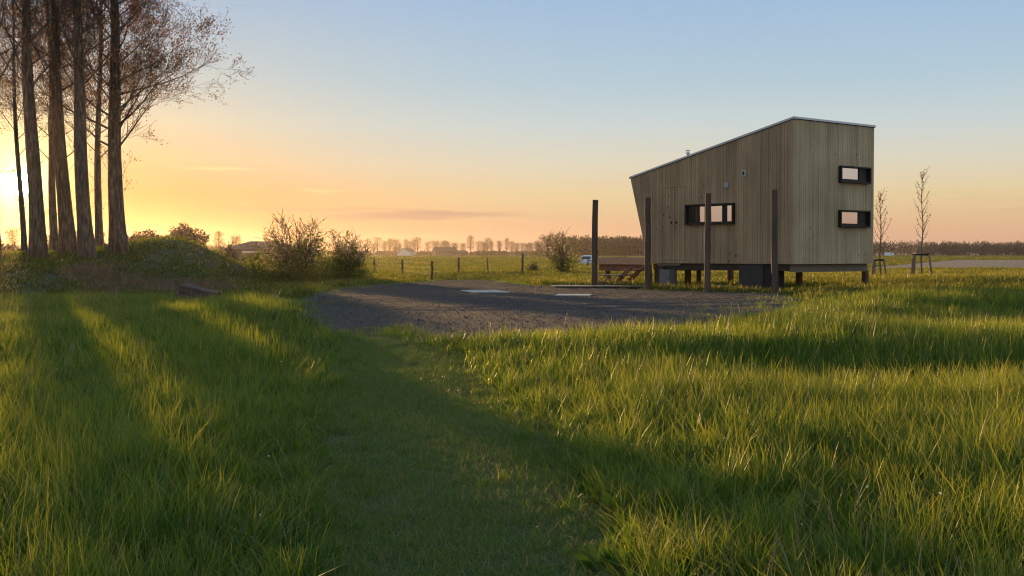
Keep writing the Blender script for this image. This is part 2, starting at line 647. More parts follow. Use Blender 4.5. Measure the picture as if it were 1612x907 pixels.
def terrain(x, y):
    x = np.asarray(x, float)
    y = np.asarray(y, float)
    z = -0.25 * (1 - sstep(5, 24, y))
    amp = sstep(-5, 3, y) * (1 - sstep(70, 140, np.hypot(x, y)))
    z = z + amp * (0.05 + 0.05 * sstep(0.5, 4, x) * sstep(6, 9, y)) * fbm(x * .6, y * 1.15, 0.42, 1.0) * (1 - 0.7 * sstep(0.3, 0.8, yard_soft(x, y)))
    # bank on the left that carries the poplars
    xe = 1 - sstep(-15.6, -9.9, x + 0.35 * fbm(x * 0 + 3, y, 0.2, 2.0))
    front = sstep(39.0 - 13.0 * sstep(-12, -17, x), 51.0, y)
    back = 1 - sstep(57, 66, y)
    h = 1.22 + 0.80 * np.exp(-((x + 15.2) / 2.3) ** 2 - ((y - 54.5) / 5.0) ** 2) + 0.08 * fbm(x, y, 0.5, 4.0)
    z = z + h * xe * front * back
    # slight hollow under the cabin
    z = z - 0.09 * np.exp(-(((x - 9) / 4.5) ** 2 + ((y - 45) / 4.0) ** 2) ** 2)
    # low swell beside the cabin on the right and along the middle of the meadow
    z = z + 0.22 * np.exp(-((y - 50) / 4.5) ** 2) * sstep(13.5, 17, x)
    wob = 0.6 * np.sin(x * .45 + 1.0) + 0.4 * np.sin(x * 1.1)
    ty = np.clip(1 - sstep(.1, .7, yard_soft(x, y)), 0, 1)
    z = z + 0.07 * np.exp(-((y - 16.4 - .4 * wob) / 1.0) ** 2) * sstep(-.5, 2.0, x) * ty
    z = z - 0.20 * np.exp(-((y - 13.7 - .7 * wob) / 1.2) ** 2) * sstep(1.2, 3.2, x)
    z = z - 0.40 * np.exp(-((y - 23.0 - .5 * (x - 6) - wob) / 3.2) ** 2) * sstep(5.0, 8.0, x) * ty
    z = z + 0.16 * np.exp(-((x + 4.6) / 1.7) ** 2 - ((y - 25) / 4.0) ** 2)
    # dip of the lane where the car stands
    z = z - 0.45 * np.exp(-(((x - 10) / 7.0) ** 2 + ((y - 155) / 7.0) ** 2) ** 2)
    # rough rise beyond the yard
    z = z + 0.18 * np.exp(-(((x + 1.0) / 4.0) ** 2 + ((y - 70) / 5.0) ** 2))
    return z


def px_dir(px, py):
    v = Vector(((px - 806) / F, -(py - 453.5) / F, -1.0))
    v = camo.rotation_euler.to_matrix() @ v
    return v


def at(px, py, D):
    v = px_dir(px, py)
    return Vector((v.x / v.y * D, D, CAMZ + v.z / v.y * D))


def col_at(px, D):
    """point on the ground at photograph column px and distance D"""
    x = (px - 806) / F * D
    return Vector((x, D, float(terrain(x, D))))


def flat(px, py, z=0.0):
    D = (CAMZ - z) * F / max(py - 400, 1.0)
    return ((px - 806) / F * D, D)


YARD = [flat(*p) for p in ((452, 484), (470, 470), (520, 456), (600, 449), (690, 442), (780, 442), (840, 450), (930, 453), (1020, 456), (1130, 459),
                           (1225, 463), (1262, 468))] + \
       [flat(px, py, 0.2) for px, py in ((1240, 474), (1180, 487), (1110, 500), (1040, 508), (930, 512), (800, 514), (690, 516))] + \
       [flat(px, py, -0.02) for px, py in ((610, 520), (545, 528), (505, 524), (478, 510))]
PATH_L = [flat(px, py, z) for px, py, z in ((505, 519, -.02), (513, 545, -.05), (512, 575, -.09), (508, 620, -.15), (500, 680, -.19), (490, 760, -.22), (480, 850, -.24), (472, 960, -.25), (440, 1300, -.25))]
PATH_R = [flat(px, py, z) for px, py, z in ((600, 519, -.02), (660, 535, -.05), (742, 568, -.09), (790, 612, -.14), (850, 672, -.18), (915, 745, -.22), (965, 830, -.24), (1010, 930, -.25), (1120, 1300, -.25))]
PATH = PATH_L + PATH_R[::-1]


def poly_dist(x, y, poly):
    """signed distance, positive inside"""
    x = np.asarray(x, float)
    y = np.asarray(y, float)
    d = np.full(x.shape, 1e9)
    inside = np.zeros(x.shape, bool)
    n = len(poly)
    for i in range(n):
        x1, y1 = poly[i]
        x2, y2 = poly[(i + 1) % n]
        ex, ey = x2 - x1, y2 - y1
        t = np.clip(((x - x1) * ex + (y - y1) * ey) / (ex * ex + ey * ey + 1e-12), 0, 1)
        d = np.minimum(d, np.hypot(x - x1 - t * ex, y - y1 - t * ey))
        c = ((y1 > y) != (y2 > y))
        with np.errstate(divide='ignore', invalid='ignore'):
            xi = (x2 - x1) * (y - y1) / (y2 - y1 + 1e-12) + x1
        inside ^= c & (x < xi)
    return np.where(inside, d, -d)


def yard_soft(x, y):
    return sstep(-1.0, 1.5, poly_dist(x, y, YARD))


def grid_sheet(name, xs, ys, mat, dz=0.0, keep=None, kind='structure', feather=None):
    X, Y = np.meshgrid(xs, ys)
    Z = terrain(X, Y) + dz
    if feather is not None:
        Z = Z + feather(X, Y)
    nx, ny = len(xs), len(ys)
    V = np.stack([X, Y, Z], -1).reshape(-1, 3)
    idx = np.arange(nx * ny).reshape(ny, nx)
    Q = np.stack([idx[:-1, :-1], idx[:-1, 1:], idx[1:, 1:], idx[1:, :-1]], -1).reshape(-1, 4)
    if keep is not None:
        kp = keep(X, Y).reshape(-1)
        Q = Q[kp[Q].all(1)]
    used = np.unique(Q)
    rm = np.full(len(V), -1)
    rm[used] = np.arange(len(used))
    me = bpy.data.meshes.new(name)
    me.from_pydata(V[used].tolist(), [], rm[Q].tolist())
    me.polygons.foreach_set('use_smooth', [True] * len(me.polygons))
    me.update()
    o = link_mesh(name, me, None, MATS[mat])
    o['kind'] = kind
    return o


def spaced(lims):
    out = []
    for a, b, st in lims:
        out += list(np.arange(a, b, st))
    out.append(lims[-1][1])
    return np.array(out)


xs = spaced([(-1500, -200, 100), (-200, -60, 14), (-60, -30, 2), (-30, 30, 0.6), (30, 60, 2), (60, 200, 14), (200, 1500, 100)])
ys = spaced([(-300, -40, 40), (-40, 0, 4), (0, 75, 0.6), (75, 180, 3), (180, 400, 20), (400, 1500, 100)])
o = grid_sheet('ground', xs, ys, 'soil_meadow')
tag(o, 'flat grassy meadow ground running out to the horizon', 'ground')

jit = lambda x, y: 0.35 * fbm(x, y, 1.1, 7.0) + 0.15 * fbm(x, y, 3.7, 2.0)
def rut(x, y):
    r_ = np.zeros_like(x)
    for off in (0.0, 1.5):
        c = np.abs(np.hypot(x + 6.0, y - 54.0) - 25.5 - off + .25 * np.sin(x * .6))
        r_ -= .035 * np.exp(-(c / .16) ** 2)
        c = np.abs(y - (31.5 + off) - .10 * (x - 2) ** 2 * .35 - .3 * np.sin(x * .5))
        r_ -= .025 * np.exp(-(c / .15) ** 2)
    return r_


o = grid_sheet('gravel_yard', np.arange(-16, 16, 0.16), np.arange(16, 64, 0.16), 'gravel', 0.05, feather=lambda X, Y: rut(X, Y) - .045 * (1 - sstep(-.2, .6, poly_dist(X, Y, YARD) + jit(X, Y))),
               keep=lambda X, Y: (poly_dist(X, Y, YARD) + jit(X, Y)) > -0.2)
tag(o, 'dark grey gravel yard in front of the raised cabin', 'yard')
o = grid_sheet('mown_path', np.arange(-6, 6, 0.15), np.arange(1.0, 25, 0.15), 'path_soil', 0.006,
               keep=lambda X, Y: ((poly_dist(X, Y, PATH) + 0.4 * jit(X, Y)) > -0.1) & (poly_dist(X, Y, YARD) < 0.3))
tag(o, 'mown grass path leading from the foreground to the gravel yard', 'path')


def strip(name, pts, mat, z, label, cat):
    mb = MB()
    mb.v = [(x, y, z) for x, y in pts]
    mb.f = [tuple(range(len(pts)))]
    o = mb.build(name, MATS[mat])
    tag(o, label, cat, kind='structure')


strip('tilled_field', ((30, 105), (200, 105), (560, 260), (95, 260)), 'field_soil', 0.06, 'bare grey-brown tilled field beyond the young trees', 'field')
strip('green_field', ((-900, 300), (900, 300), (1400, 980), (-1400, 980)), 'field_green', 0.05, 'pale green far field under the distant tree line', 'field')


# ------------------------------------------------------------------ cabin
CR = math.atan2(0.627, 0.780)
cabin = empty('timber_cabin', (9.69, 42.0, 0.0), CR)
tag(cabin, 'tall raised timber cabin with sloping roof, vertical planks and black framed windows', 'cabin')
CMI = Matrix.Translation(cabin.location) @ Matrix.Rotation(CR, 4, 'Z')
CMI = CMI.inverted()


def loc_(p):
    return CMI @ Vector(p)


W, LB, LT = 4.69, 7.0, 8.0
ZB = 0.95
RZ = lambda y: 5.97 - (5.97 - 4.30) * y / LT
YEND = lambda z: LB + (LT - LB) * (z - ZB) / (4.30 - ZB)

mb = MB()      # dark inner shell
e = 0.03
mb.hexa([(e, e, ZB), (W - e, e, ZB), (W - e, LB - e, ZB), (e, LB - e, ZB),
         (e, e, RZ(0) - .02), (W - e, e, RZ(0) - .02), (W - e, LT - e, RZ(LT) - .02), (e, LT - e, RZ(LT) - .02)])
mb.build('wall', MATS['backing'], cabin)
rnd = random.Random(5)
T = 0.024
GAP = 0.012
# openings on the long side (y0,y1,z0,z1) and on the end (x0,x1,z0,z1)
LW = (2.60, 4.95, 2.39, 3.15)
DOOR = (5.0, 6.22, 1.06, 3.84)
EW = ((2.55, 4.34, 3.86, 4.46), (2.54, 4.32, 2.26, 2.88))


def plank_long(y0, y1, za, zb_fun, name='plank', parent=None):
    """vertical board on the long side, z from za to zb_fun(y); cut by the leaning edge"""
    m = MB()
    t = T + rnd.uniform(-0.004, 0.006)
    pts = []
    for x in (e - 0.001, e - T - (t - T)):
        pts.append([(x, y0, za), (x, y1, za), (x, y1, zb_fun(y1)), (x, y0, zb_fun(y0))])
    a, b = pts
    m.hexa([b[0], a[0], a[1], b[1], b[3], a[3], a[2], b[2]])
    return m.build(name, MATS['plank'], parent or cabin)


door = None
y = 0.0
bounds = []
while y < LT - 0.03:
    w = rnd.choice((0.085, 0.10, 0.12, 0.12, 0.14))
    y1 = min(y + w, LT)
    for s in (LW[0], LW[1], DOOR[0], (DOOR[0] + DOOR[1]) / 2, DOOR[1], LB):
        if y < s - 0.001 and y1 > s - 0.035:
            y1 = s
            break
    bounds.append((y, y1))
    y = y1
doorE = link_mesh('door', MB().box(e - 0.006, e - 0.001, DOOR[0] + .02, DOOR[1] - .02, DOOR[2] + .02, DOOR[3] - .02).mesh('door'), cabin, MATS['backing'])
for y0, y1 in bounds:
    a, b = y0 + GAP / 2, y1 - GAP / 2
    if y0 < 0.02:
        a = 0.006
    top = lambda q: RZ(q) - 0.03
    if y0 >= LB - 0.001:       # the leaning end: boards start higher
        zl = lambda q: ZB + (q - LB) / (LT - LB) * (4.30 - ZB)
        m = MB()
        x0, x1 = e - T, e - 0.001
        zt0, zt1 = max(top(a), zl(a) + .02), max(top(b), zl(b) + .02)
        m.hexa([(x0, a, zl(a)), (x1, a, zl(a)), (x1, b, min(zl(b), zt1 - .005)), (x0, b, min(zl(b), zt1 - .005)),
                (x0, a, zt0), (x1, a, zt0), (x1, b, zt1), (x0, b, zt1)])
        m.build('plank', MATS['plank'], cabin)
    elif LW[0] - .001 <= y0 < LW[1] - .001:
        plank_long(a, b, ZB, lambda q: LW[2])
        plank_long(a, b, LW[3], top)
    elif DOOR[0] - .001 <= y0 < DOOR[1] - .001:
        d0, d1 = a, b
        if abs(y0 - DOOR[0]) < .002 or abs(y0 - (DOOR[0] + DOOR[1]) / 2) < .002:
            d0 += .004
        if abs(y1 - DOOR[1]) < .002 or abs(y1 - (DOOR[0] + DOOR[1]) / 2) < .002:
            d1 -= .004
        plank_long(a, b, ZB, lambda q: DOOR[2])
        plank_long(d0, d1, DOOR[2] + .010, lambda q: DOOR[3] - .010, 'plank', doorE)
        plank_long(a, b, DOOR[3], top)
    else:
        plank_long(a, b, ZB, top)
for yy in (5.50, 5.74):
    MB().box(e - T - .05, e - T, yy - .02, yy + .02, 2.46, 2.54).build('handle', MATS['black_metal'], doorE)
x = 0.0
bounds = []
while x < W - 0.03:
    w = rnd.choice((0.085, 0.10, 0.12, 0.12, 0.14))
    x1 = min(x + w, W)
    for s in (EW[0][0], EW[0][1]):
        if x < s - .001 and x1 > s - .035:
            x1 = s
            break
    if W - x1 < 0.04:
        x1 = W
    bounds.append((x, x1))
    x = x1
for x0, x1 in bounds:
    a, b = x0 + GAP / 2, x1 - GAP / 2
    if x0 < 0.01:
        a = e - T - 0.003
    t = T + rnd.uniform(-0.004, 0.006)

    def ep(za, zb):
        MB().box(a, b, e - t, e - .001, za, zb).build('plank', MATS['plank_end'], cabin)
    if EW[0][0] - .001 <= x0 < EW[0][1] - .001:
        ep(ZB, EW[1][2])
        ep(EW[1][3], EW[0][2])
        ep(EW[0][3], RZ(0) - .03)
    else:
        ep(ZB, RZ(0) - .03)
# windows: deep projecting box frames with a recessed pane
PR, TH = 0.16, 0.055


def window_end(x0, x1, z0, z1, pane):
    f = MB()
    ya, yb = e - PR, e - 0.002
    f.box(x0, x1, ya, yb, z0, z0 + TH)
    f.box(x0, x1, ya, yb, z1 - TH, z1)
    f.box(x0, x0 + TH, ya, yb, z0 + TH, z1 - TH)
    f.box(x1 - TH, x1, ya, yb, z0 + TH, z1 - TH)
    win = f.build('window', MATS['dark_frame'], cabin)
    g = MB()        # inner sash round the pane
    p0, p1, q0, q1 = pane
    g.box(x0 + TH, x1 - TH, yb - .05, yb, z0 + TH, q0)
    g.box(x0 + TH, x1 - TH, yb - .05, yb, q1, z1 - TH)
    g.box(x0 + TH, p0, yb - .05, yb, q0, q1)
    g.box(p1, x1 - TH, yb - .05, yb, q0, q1)
    g.build('sash', MATS['dark_frame'], win)
    MB().box(p0, p1, yb - .02, yb - .004, q0, q1).build('pane', MATS['window_glass'], win)


window_end(2.55, 4.34, 3.86, 4.46, (2.72, 3.74, 4.00, 4.40))
window_end(2.54, 4.32, 2.26, 2.88, (2.68, 3.74, 2.40, 2.81))
f = MB()
xa, xb = e - PR, e - 0.002
y0, y1, z0, z1 = LW
f.box(xa, xb, y0, y1, z0, z0 + TH)
f.box(xa, xb, y0, y1, z1 - TH, z1)
f.box(xa, xb, y0, y0 + TH, z0 + TH, z1 - TH)
f.box(xa, xb, y1 - TH, y1, z0 + TH, z1 - TH)
win = f.build('window', MATS['dark_frame'], cabin)
g = MB()
panes = ((2.70, 3.00), (3.19, 3.82), (4.04, 4.58))
cuts = [y0 + TH] + [v for p in panes for v in p] + [y1 - TH]
for i in range(0, len(cuts), 2):
    g.box(xb - .06, xb, cuts[i], cuts[i + 1], 2.49, 3.06)
g.box(xb - .06, xb, y0 + TH, y1 - TH, z0 + TH, 2.49)
g.box(xb - .06, xb, y0 + TH, y1 - TH, 3.06, z1 - TH)
g.build('sash', MATS['dark_frame'], win)
for a, b in panes:
    pn = MB().box(-.006, .006, -(b - a) / 2 - .004, (b - a) / 2 + .004, -.29, .29).build('pane', MATS['window_glass'], win)
    pn.location = (xb - .03, (a + b) / 2, 2.775)
    pn.rotation_euler = (0, 0, RAD(-4.5))           # panes turned so the mirrored view misses the poplars and shows sky
# vents
v = MB().box(-.045, e - T - .006, 2.91, 3.10, 3.71, 3.90).build('vent', MATS['vent_grey'], cabin)
for k in range(4):
    MB().box(-.056, -.045, 2.925, 3.085, 3.725 + k * .045, 3.75 + k * .045).build('louvre', MATS['vent_grey'], v)
v = MB().box(-.04, e - T - .006, 2.10, 2.27, 4.08, 4.30).build('vent', MATS['vent_pale'], cabin)
MB().box(-.046, -.04, 2.14, 2.23, 4.12, 4.26).build('grille', MATS['black_metal'], v)
# roof
ov = 0.025
m = MB().hexa([(-ov, -ov, RZ(-ov) - .02), (W + ov, -ov, RZ(-ov) - .02), (W + ov, LT + ov, RZ(LT + ov) - .02), (-ov, LT + ov, RZ(LT + ov) - .02),
               (-ov, -ov, RZ(-ov) + .05), (W + ov, -ov, RZ(-ov) + .05), (W + ov, LT + ov, RZ(LT + ov) + .05), (-ov, LT + ov, RZ(LT + ov) + .05)])
roof = m.build('roof', MATS['roof_felt'], cabin)


def edge_trim(p, q, nx, ny):
    """pale metal edging along the roof rim"""
    a, b = Vector(p), Vector(q)
    n = Vector((nx, ny, 0)) * .012
    dn, up = Vector((0, 0, -.012)), Vector((0, 0, .058))
    MB().hexa([a + dn + n, a + dn, b + dn, b + dn + n, a + up + n, a + up - n * 4, b + up - n * 4, b + up + n]).build('roof_trim', MATS['roof_metal'], roof)


edge_trim((-ov, -ov, RZ(-ov)), (-ov, LT + ov, RZ(LT + ov)), -1, 0)
edge_trim((W + ov, -ov - .012, RZ(-ov)), (-ov - .012, -ov - .012, RZ(-ov)), 0, -1)
edge_trim((W + ov, LT + ov, RZ(LT + ov)), (W + ov, -ov, RZ(-ov)), 1, 0)
m = MB()
m.tube([(.6, 5.48, RZ(5.48) - .1), (.6, 5.48, RZ(5.48) + .34)], [.055, .055], 12)
fl = m.build('flue', MATS['steel'], roof, smooth=False)
m = MB()
for zz in (.30, .36, .42):
    m.tube([(.6, 5.48, RZ(5.48) + zz), (.6, 5.48, RZ(5.48) + zz + .025)], [.095, .08], 12)
m.build('flue_cap', MATS['steel'], fl)
# underside: floor frame, sill boards, props and blocks
m = MB()
for k in range(5):
    xx = .22 + k * (W - .54) / 4
    m.box(xx, xx + .10, .32, LB - .3, .70, ZB - .003)
m.build('floor_beam', MATS['floor_beam'], cabin)
MB().box(.20, .215, .30, LB - .28, .72, ZB - .006).build('sill_board', MATS['floor_beam'], cabin)
MB().box(.18, W - .02, .24, .27, .66, ZB - .006).build('sill_board', MATS['trim_wood'], cabin)
MB().box(W - .2, W - .17, .30, LB - .28, .68, ZB - .006).build('sill_board', MATS['trim_wood'], cabin)
MB().box(.06, .10, 5.35, 6.55, .86, ZB - .004).build('sill_board', MATS['trim_wood'], cabin)


def prop(p, w, mat, name='prop'):
    q = loc_(p)
    MB().box(q.x - w / 2, q.x + w / 2, q.y - w / 2, q.y + w / 2, float(terrain(p[0], p[1])) - .12, .70).build(name, MATS[mat], cabin)


for px, D in ((1083, 49.0), (1258, 46.0), (1362, 45.5), (1150, 50.5), (1190, 48)):
    prop(((px - 806) / F * D, D, 0), 0.18, 'post_wood')
q = loc_(((1052 - 806) / F * 46.7, 46.7, 0))
MB().box(q.x - .22, q.x + .22, q.y - .26, q.y + .26, -.25, .70).build('foundation_block', MATS['concrete'], cabin, bevel=.015)
q = loc_(((1041 - 806) / F * 46.9, 46.9, 0))
MB().box(q.x - .08, q.x + .08, q.y - .08, q.y + .08, -.25, .86).build('prop', MATS['floor_beam'], cabin)
a, b = loc_(((1166 - 806) / F * 42.9, 42.9, 0)), loc_(((1203 - 806) / F * 42.9, 42.9, 0))
MB().box(.06, .75, 1.36, 2.46, -.3, ZB - .012).build('service_box', MATS['dark_panel'], cabin, bevel=.01)
MB().box(.12, .70, .92, 1.33, -.3, ZB - .03).build('service_box', MATS['backing'], cabin)

# ------------------------------------------------------------------ mooring poles in front of the cabin
POLES = ((1220, 39.5, 3.42, 'tall dark timber pole nearest the cabin corner, over the end of the plank wall', 0.105),
         (1113, 41.5, 3.40, 'tall dark timber pole standing across the three-pane window', 0.11),
         (1020, 44.0, 3.36, 'tall dark timber pole beside the leaning left edge of the cabin', 0.115),
         (935.5, 46.3, 3.36, 'tall dark timber pole standing clear of the cabin at the deck end', 0.12))
for i, (px, D, h, lab, r) in enumerate(POLES):
    p = col_at(px, D)
    m = MB()
    rr = random.Random(i + 20)
    n = 9
    ptsp, rad = [], []
    for k in range(n):
        t = k / (n - 1)
        ptsp.append((rr.uniform(-.012, .012) + .03 * t * (1 if i % 2 else -.6), rr.uniform(-.012, .012), -.3 + (h + .3) * t))
        rad.append(r * (1.02 - .12 * t) * rr.uniform(.93, 1.05))
    m.tube(ptsp, rad, 14)
    o = m.build('timber_pole', MATS['pole_wood'], None, smooth=False)
    o.location = p
    tag(o, lab, 'pole', 'row of dark timber poles in front of the cabin')

# ------------------------------------------------------------------ deck at the left end of the cabin
deck = empty('wooden_deck', cabin.location, CR)
tag(deck, 'raised reddish brown wooden deck at the left end of the cabin', 'deck')
Y0, Y1, X0, X1 = LB + .06, 10.0, .15, 3.6
nb = 22
for k in range(nb):
    a = X0 + (X1 - X0) * k / nb
    b = X0 + (X1 - X0) * (k + 1) / nb - .008
    MB().box(a, b, Y0, Y1, 1.13, 1.16).build('plank', MATS['deck_wood'], deck)
MB().box(X0 - .045, X0 - .003, Y0, Y1 + .05, .89, 1.165).build('fascia', MATS['deck_wood'], deck)
MB().box(X0 + .0, X1, Y1 + .008, Y1 + .05, .89, 1.165).build('fascia', MATS['deck_wood'], deck)
MB().box(X0 + .06, X0 + .12, Y0, Y1 + .02, .62, .885).build('beam', MATS['deck_red'], deck)
MB().box(X1 - .31, X1 - .25, Y0, Y1 - .05, .62, .885).build('beam', MATS['deck_red'], deck)
for (xx, yy) in ((X0 + .3, Y1 - .25), (X0 + .3, Y0 + .3), (X1 - .3, Y1 - .25), (X1 - .3, Y0 + .3)):
    MB().box(xx - .07, xx + .07, yy - .07, yy + .07, -.2, .62).build('post', MATS['post_wood'], deck)
# stair: descends along the front of the deck towards the left
st = empty('deck_stair', cabin.location, CR)
tag(st, 'short reddish wooden stair with slanting stringers below the deck', 'stair')
for xx in (-.62, .02):
    MB().hexa([(xx, Y0 + 1.22, -.05), (xx + .05, Y0 + 1.22, -.05), (xx + .05, Y0 + 1.52, -.05), (xx, Y0 + 1.52, -.05),
               (xx, Y0 + .05, .87), (xx + .05, Y0 + .05, .87), (xx + .05, Y0 + .33, .87), (xx, Y0 + .33, .87)]).build('stringer', MATS['deck_red'], st)
for k in range(3):
    zc = .20 + .24 * k
    yc = Y0 + 1.08 - .31 * k
    MB().box(-.565, .015, yc - .14, yc + .22, zc, zc + .045).build('tread', MATS['deck_wood'], st)
# trestle table with crossed legs standing under the deck edge
tr = empty('trestle_table', (3.95, 47.3, 0.0), RAD(8))
tag(tr, 'low weathered trestle with crossed legs in the shade under the deck', 'trestle')
for yy in (0.0, .55):
    for xx in (-.42, .05):
        for a, b in ((-.2, .2), (.2, -.2)):
            MB().beam((xx + a, yy + (.0 if a < 0 else .045), -.05), (xx + b, yy + (.0 if a < 0 else .045), .46), .05, .04).build('leg', MATS['grey_timber'], tr)
for k in range(4):
    MB().box(-.72, .36, -.08 + k * .19, .095 + k * .19, .46, .50).build('plank', MATS['grey_timber'], tr)
MB().box(-.66, .30, .26, .31, .17, .22).build('stretcher', MATS['grey_timber'], tr)
# low boardwalk on the ground
bw = empty('boardwalk', (3.25, 45.9, float(terrain(3.25, 45.9)) + .03), RAD(2))
tag(bw, 'low boardwalk of weathered planks on the gravel below the deck', 'boardwalk')
for k in range(8):
    MB().box(-1.75 + .02 * (k % 3), 1.75, -1.0 + k * .25, -.765 + k * .25, .05, .085).build('plank', MATS['grey_timber'], bw)
for xx in (-1.6, 0, 1.6):
    MB().box(xx - .04, xx + .04, -1.0, .98, -.03, .05).build('bearer', MATS['sleeper'], bw)
# pale slabs lying in the yard
for px, py, w, d, rz, lab in ((763, 462, 1.22, 2.3, .22, 'pale concrete slab lying flat in the yard, the left one'),
                              (903, 468, 1.05, 1.2, -.12, 'pale concrete slab lying flat in the yard, the one nearer the poles')):
    x, y = flat(px, py)
    o = MB().box(-w / 2, w / 2, -d / 2, d / 2, -.03, .025).build('concrete_slab', MATS['slab'], None, bevel=.012)
    o.location = (x, y, float(terrain(x, y)) + .055)
    o.rotation_euler = (0, 0, rz)
    tag(o, lab, 'slab', 'concrete slabs in the yard')
# stack of old sleepers in the grass on the left
sp = Vector((-7.75, 29.8, float(terrain(-7.75, 29.8)) + .03))
for k, (dx, dz, ln, lab) in enumerate(((0, 0, 2.7, 'dark old timber sleeper lying in the grass, the lower one in front'),
                                        (.27, .015, 2.55, 'dark old timber sleeper lying in the grass, the one behind'),
                                        (.15, .24, 2.5, 'dark old timber sleeper on top of two others in the grass'))):
    o = MB().box(-ln / 2, ln / 2, -.125, .125, -.06, .17).build('timber_sleeper', MATS['sleeper'], None, bevel=.015)
    o.location = sp + Vector((dx * .5, dx, dz))
    o.rotation_euler = (RAD(k), RAD(3.5), RAD(-58 + k))
    tag(o, lab, 'sleeper', 'old timber sleepers beside the path')


# ------------------------------------------------------------------ poplars
def rot_toward(d, ang, rr):
    """random direction at angle ang from d"""
    u = d.orthogonal().normalized()
    q = Matrix.Rotation(rr.uniform(0, 2 * math.pi), 3, d)
    return (d * math.cos(ang) + (q @ u) * math.sin(ang)).normalized()


def branch(mb, tips, p, d, ln, r, depth, rr, up=.25, nsub=5, maxd=3):
    n = 5 if depth < 2 else 4
    pts, rad = [p.copy()], [r]
    q = p.copy()
    dd = d.copy()
    for k in range(1, n):
        dd = (dd + Vector((rr.uniform(-.2, .2), rr.uniform(-.2, .2), rr.uniform(-.12, .2) + up * .3))).normalized()
        q = q + dd * ln / (n - 1)
        pts.append(q.copy())
        rad.append(max(r * (1 - .78 * k / (n - 1)), .005))
    mb.tube(pts, rad, 6 if depth == 0 else (4 if depth == 1 else 3), cap=False)
    if depth >= maxd:
        for k in range(1, n):
            tips.append((pts[k], (pts[k] - pts[k - 1]).normalized()))
        return
    for k in range(nsub):
        t = rr.uniform(.25, 1.0)
        i = min(int(t * (n - 1)), n - 2)
        f = t * (n - 1) - i
        s = pts[i].lerp(pts[i + 1], f)
        dir0 = (pts[i + 1] - pts[i]).normalized()
        nd = rot_toward(dir0, rr.uniform(.45, .95), rr)
        rs = rad[i] * (1 - f) + rad[i + 1] * f
        branch(mb, tips, s, nd, ln * rr.uniform(.35, .6), max(rs * .5, .0045), depth + 1, rr, up, max(nsub - 1, 3), maxd)


def poplar(px, D, r0, H, lean, seed, label, hb=5.0, nbr=26, leafn=2, spread=1.0, lmin=1.6, lmax=4.5):
    rr = random.Random(seed)
    rng = np.random.default_rng(seed)
    p = col_at(px, D)
    root = empty('poplar_tree', p)
    tag(root, label, 'tree', 'tall poplars on the bank')
    m = MB()
    pts, rad = [], []
    n = 22
    ph = rr.uniform(0, 6)
    for k in range(n):
        t = k / (n - 1)
        z = -.4 + (H + .4) * t
        pts.append(Vector((lean[0] * z / 10 + .06 * math.sin(z * .55 + ph), lean[1] * z / 10 + .06 * math.cos(z * .4 + ph), z)))
        fl = 1 + .35 * math.exp(-max(z, 0) / .5)
        rad.append(max(r0 * (1 - t) ** .85 * fl * rr.uniform(.97, 1.03), .02))
    m.tube(pts, rad, 16)
    m.build('trunk', MATS['bark'], root, smooth=True)
    bm_, tips = MB(), []
    for k in range(nbr):
        h = hb + (H * .86 - hb) * ((k + rr.random() * .8) / nbr) ** 1.15
        t = (h + .4) / (H + .4) * (n - 1)
        i = int(t)
        s = pts[i].lerp(pts[min(i + 1, n - 1)], t - i)
        az = k * 2.4 + rr.uniform(-.5, .5)
        tilt = rr.uniform(.75, 1.25) * spread
        d = Vector((math.cos(az) * math.sin(tilt), math.sin(az) * math.sin(tilt), math.cos(tilt))).normalized()
        ln = max(lmin, min((H - h) * .42, lmax)) * rr.uniform(.75, 1.1)
        branch(bm_, tips, s, d, ln, max(.022, rad[i] * .19), 0, rr, up=.3, nsub=6, maxd=3)
    # short epicormic twigs low on the stem
    for k in range(5):
        h = rr.uniform(1.5, hb)
        s = Vector((pts[0].x, 0, h))
        i = int((h + .4) / (H + .4) * (n - 1))
        s = Vector((pts[i].x, pts[i].y, h))
        az = rr.uniform(0, 6.28)
        d = Vector((math.cos(az) * .8, math.sin(az) * .8, .7)).normalized()
        branch(bm_, tips, s + d * rad[i] * .7, d, rr.uniform(.5, 1.1), .012, 2, rr, up=.3, nsub=4, maxd=3)
    bm_.build('branches', MATS['twig'], root)
    P, Dr = [], []
    for q, d in tips:
        for k in range(leafn):
            if rng.random() < .8:
                P.append(q + Vector(rng.normal(size=3) * .09))
                Dr.append(d)
    P = np.array(P)
    me = leaf_mesh('foliage', P, rng.uniform(.045, .085, len(P)), rng, .75, np.array(Dr), droop=.2)
    link_mesh('foliage', me, root, MATS['poplar_leaf'])
    return root


poplar(187, 48.0, .33, 17.5, (-.15, 0), 11, 'poplar with wide spreading branches, rightmost trunk of the row on the bank', hb=4.0, nbr=46, spread=1.10, lmin=2.6, leafn=3, lmax=3.8)
poplar(138, 46.0, .30, 17.5, (-.40, 0), 12, 'thick poplar trunk next left of the rightmost poplar, thin trunk between them', hb=6.4, nbr=20, leafn=1)
poplar(106, 47.5, .31, 17.5, (-.46, .05), 13, 'thick poplar trunk just right of a thin trunk, third thick trunk from the sun', hb=6.2, nbr=20, leafn=1)
poplar(58, 46.0, .31, 17.5, (-.28, .02), 14, 'thick poplar trunk directly right of the sun', hb=6.2, nbr=20, leafn=1)
poplar(-13, 45.0, .31, 17.5, (-.10, .0), 15, 'poplar trunk cut by the left edge of the picture', hb=6.0, nbr=18, leafn=1)
poplar(156, 55.0, .19, 15, (.12, 0), 16, 'slender poplar behind, between the two rightmost thick trunks', hb=4.2, nbr=20)
poplar(88, 57.0, .20, 15.5, (-.25, 0), 17, 'slender poplar behind, left of the middle pair of thick trunks', hb=4.0, nbr=20)
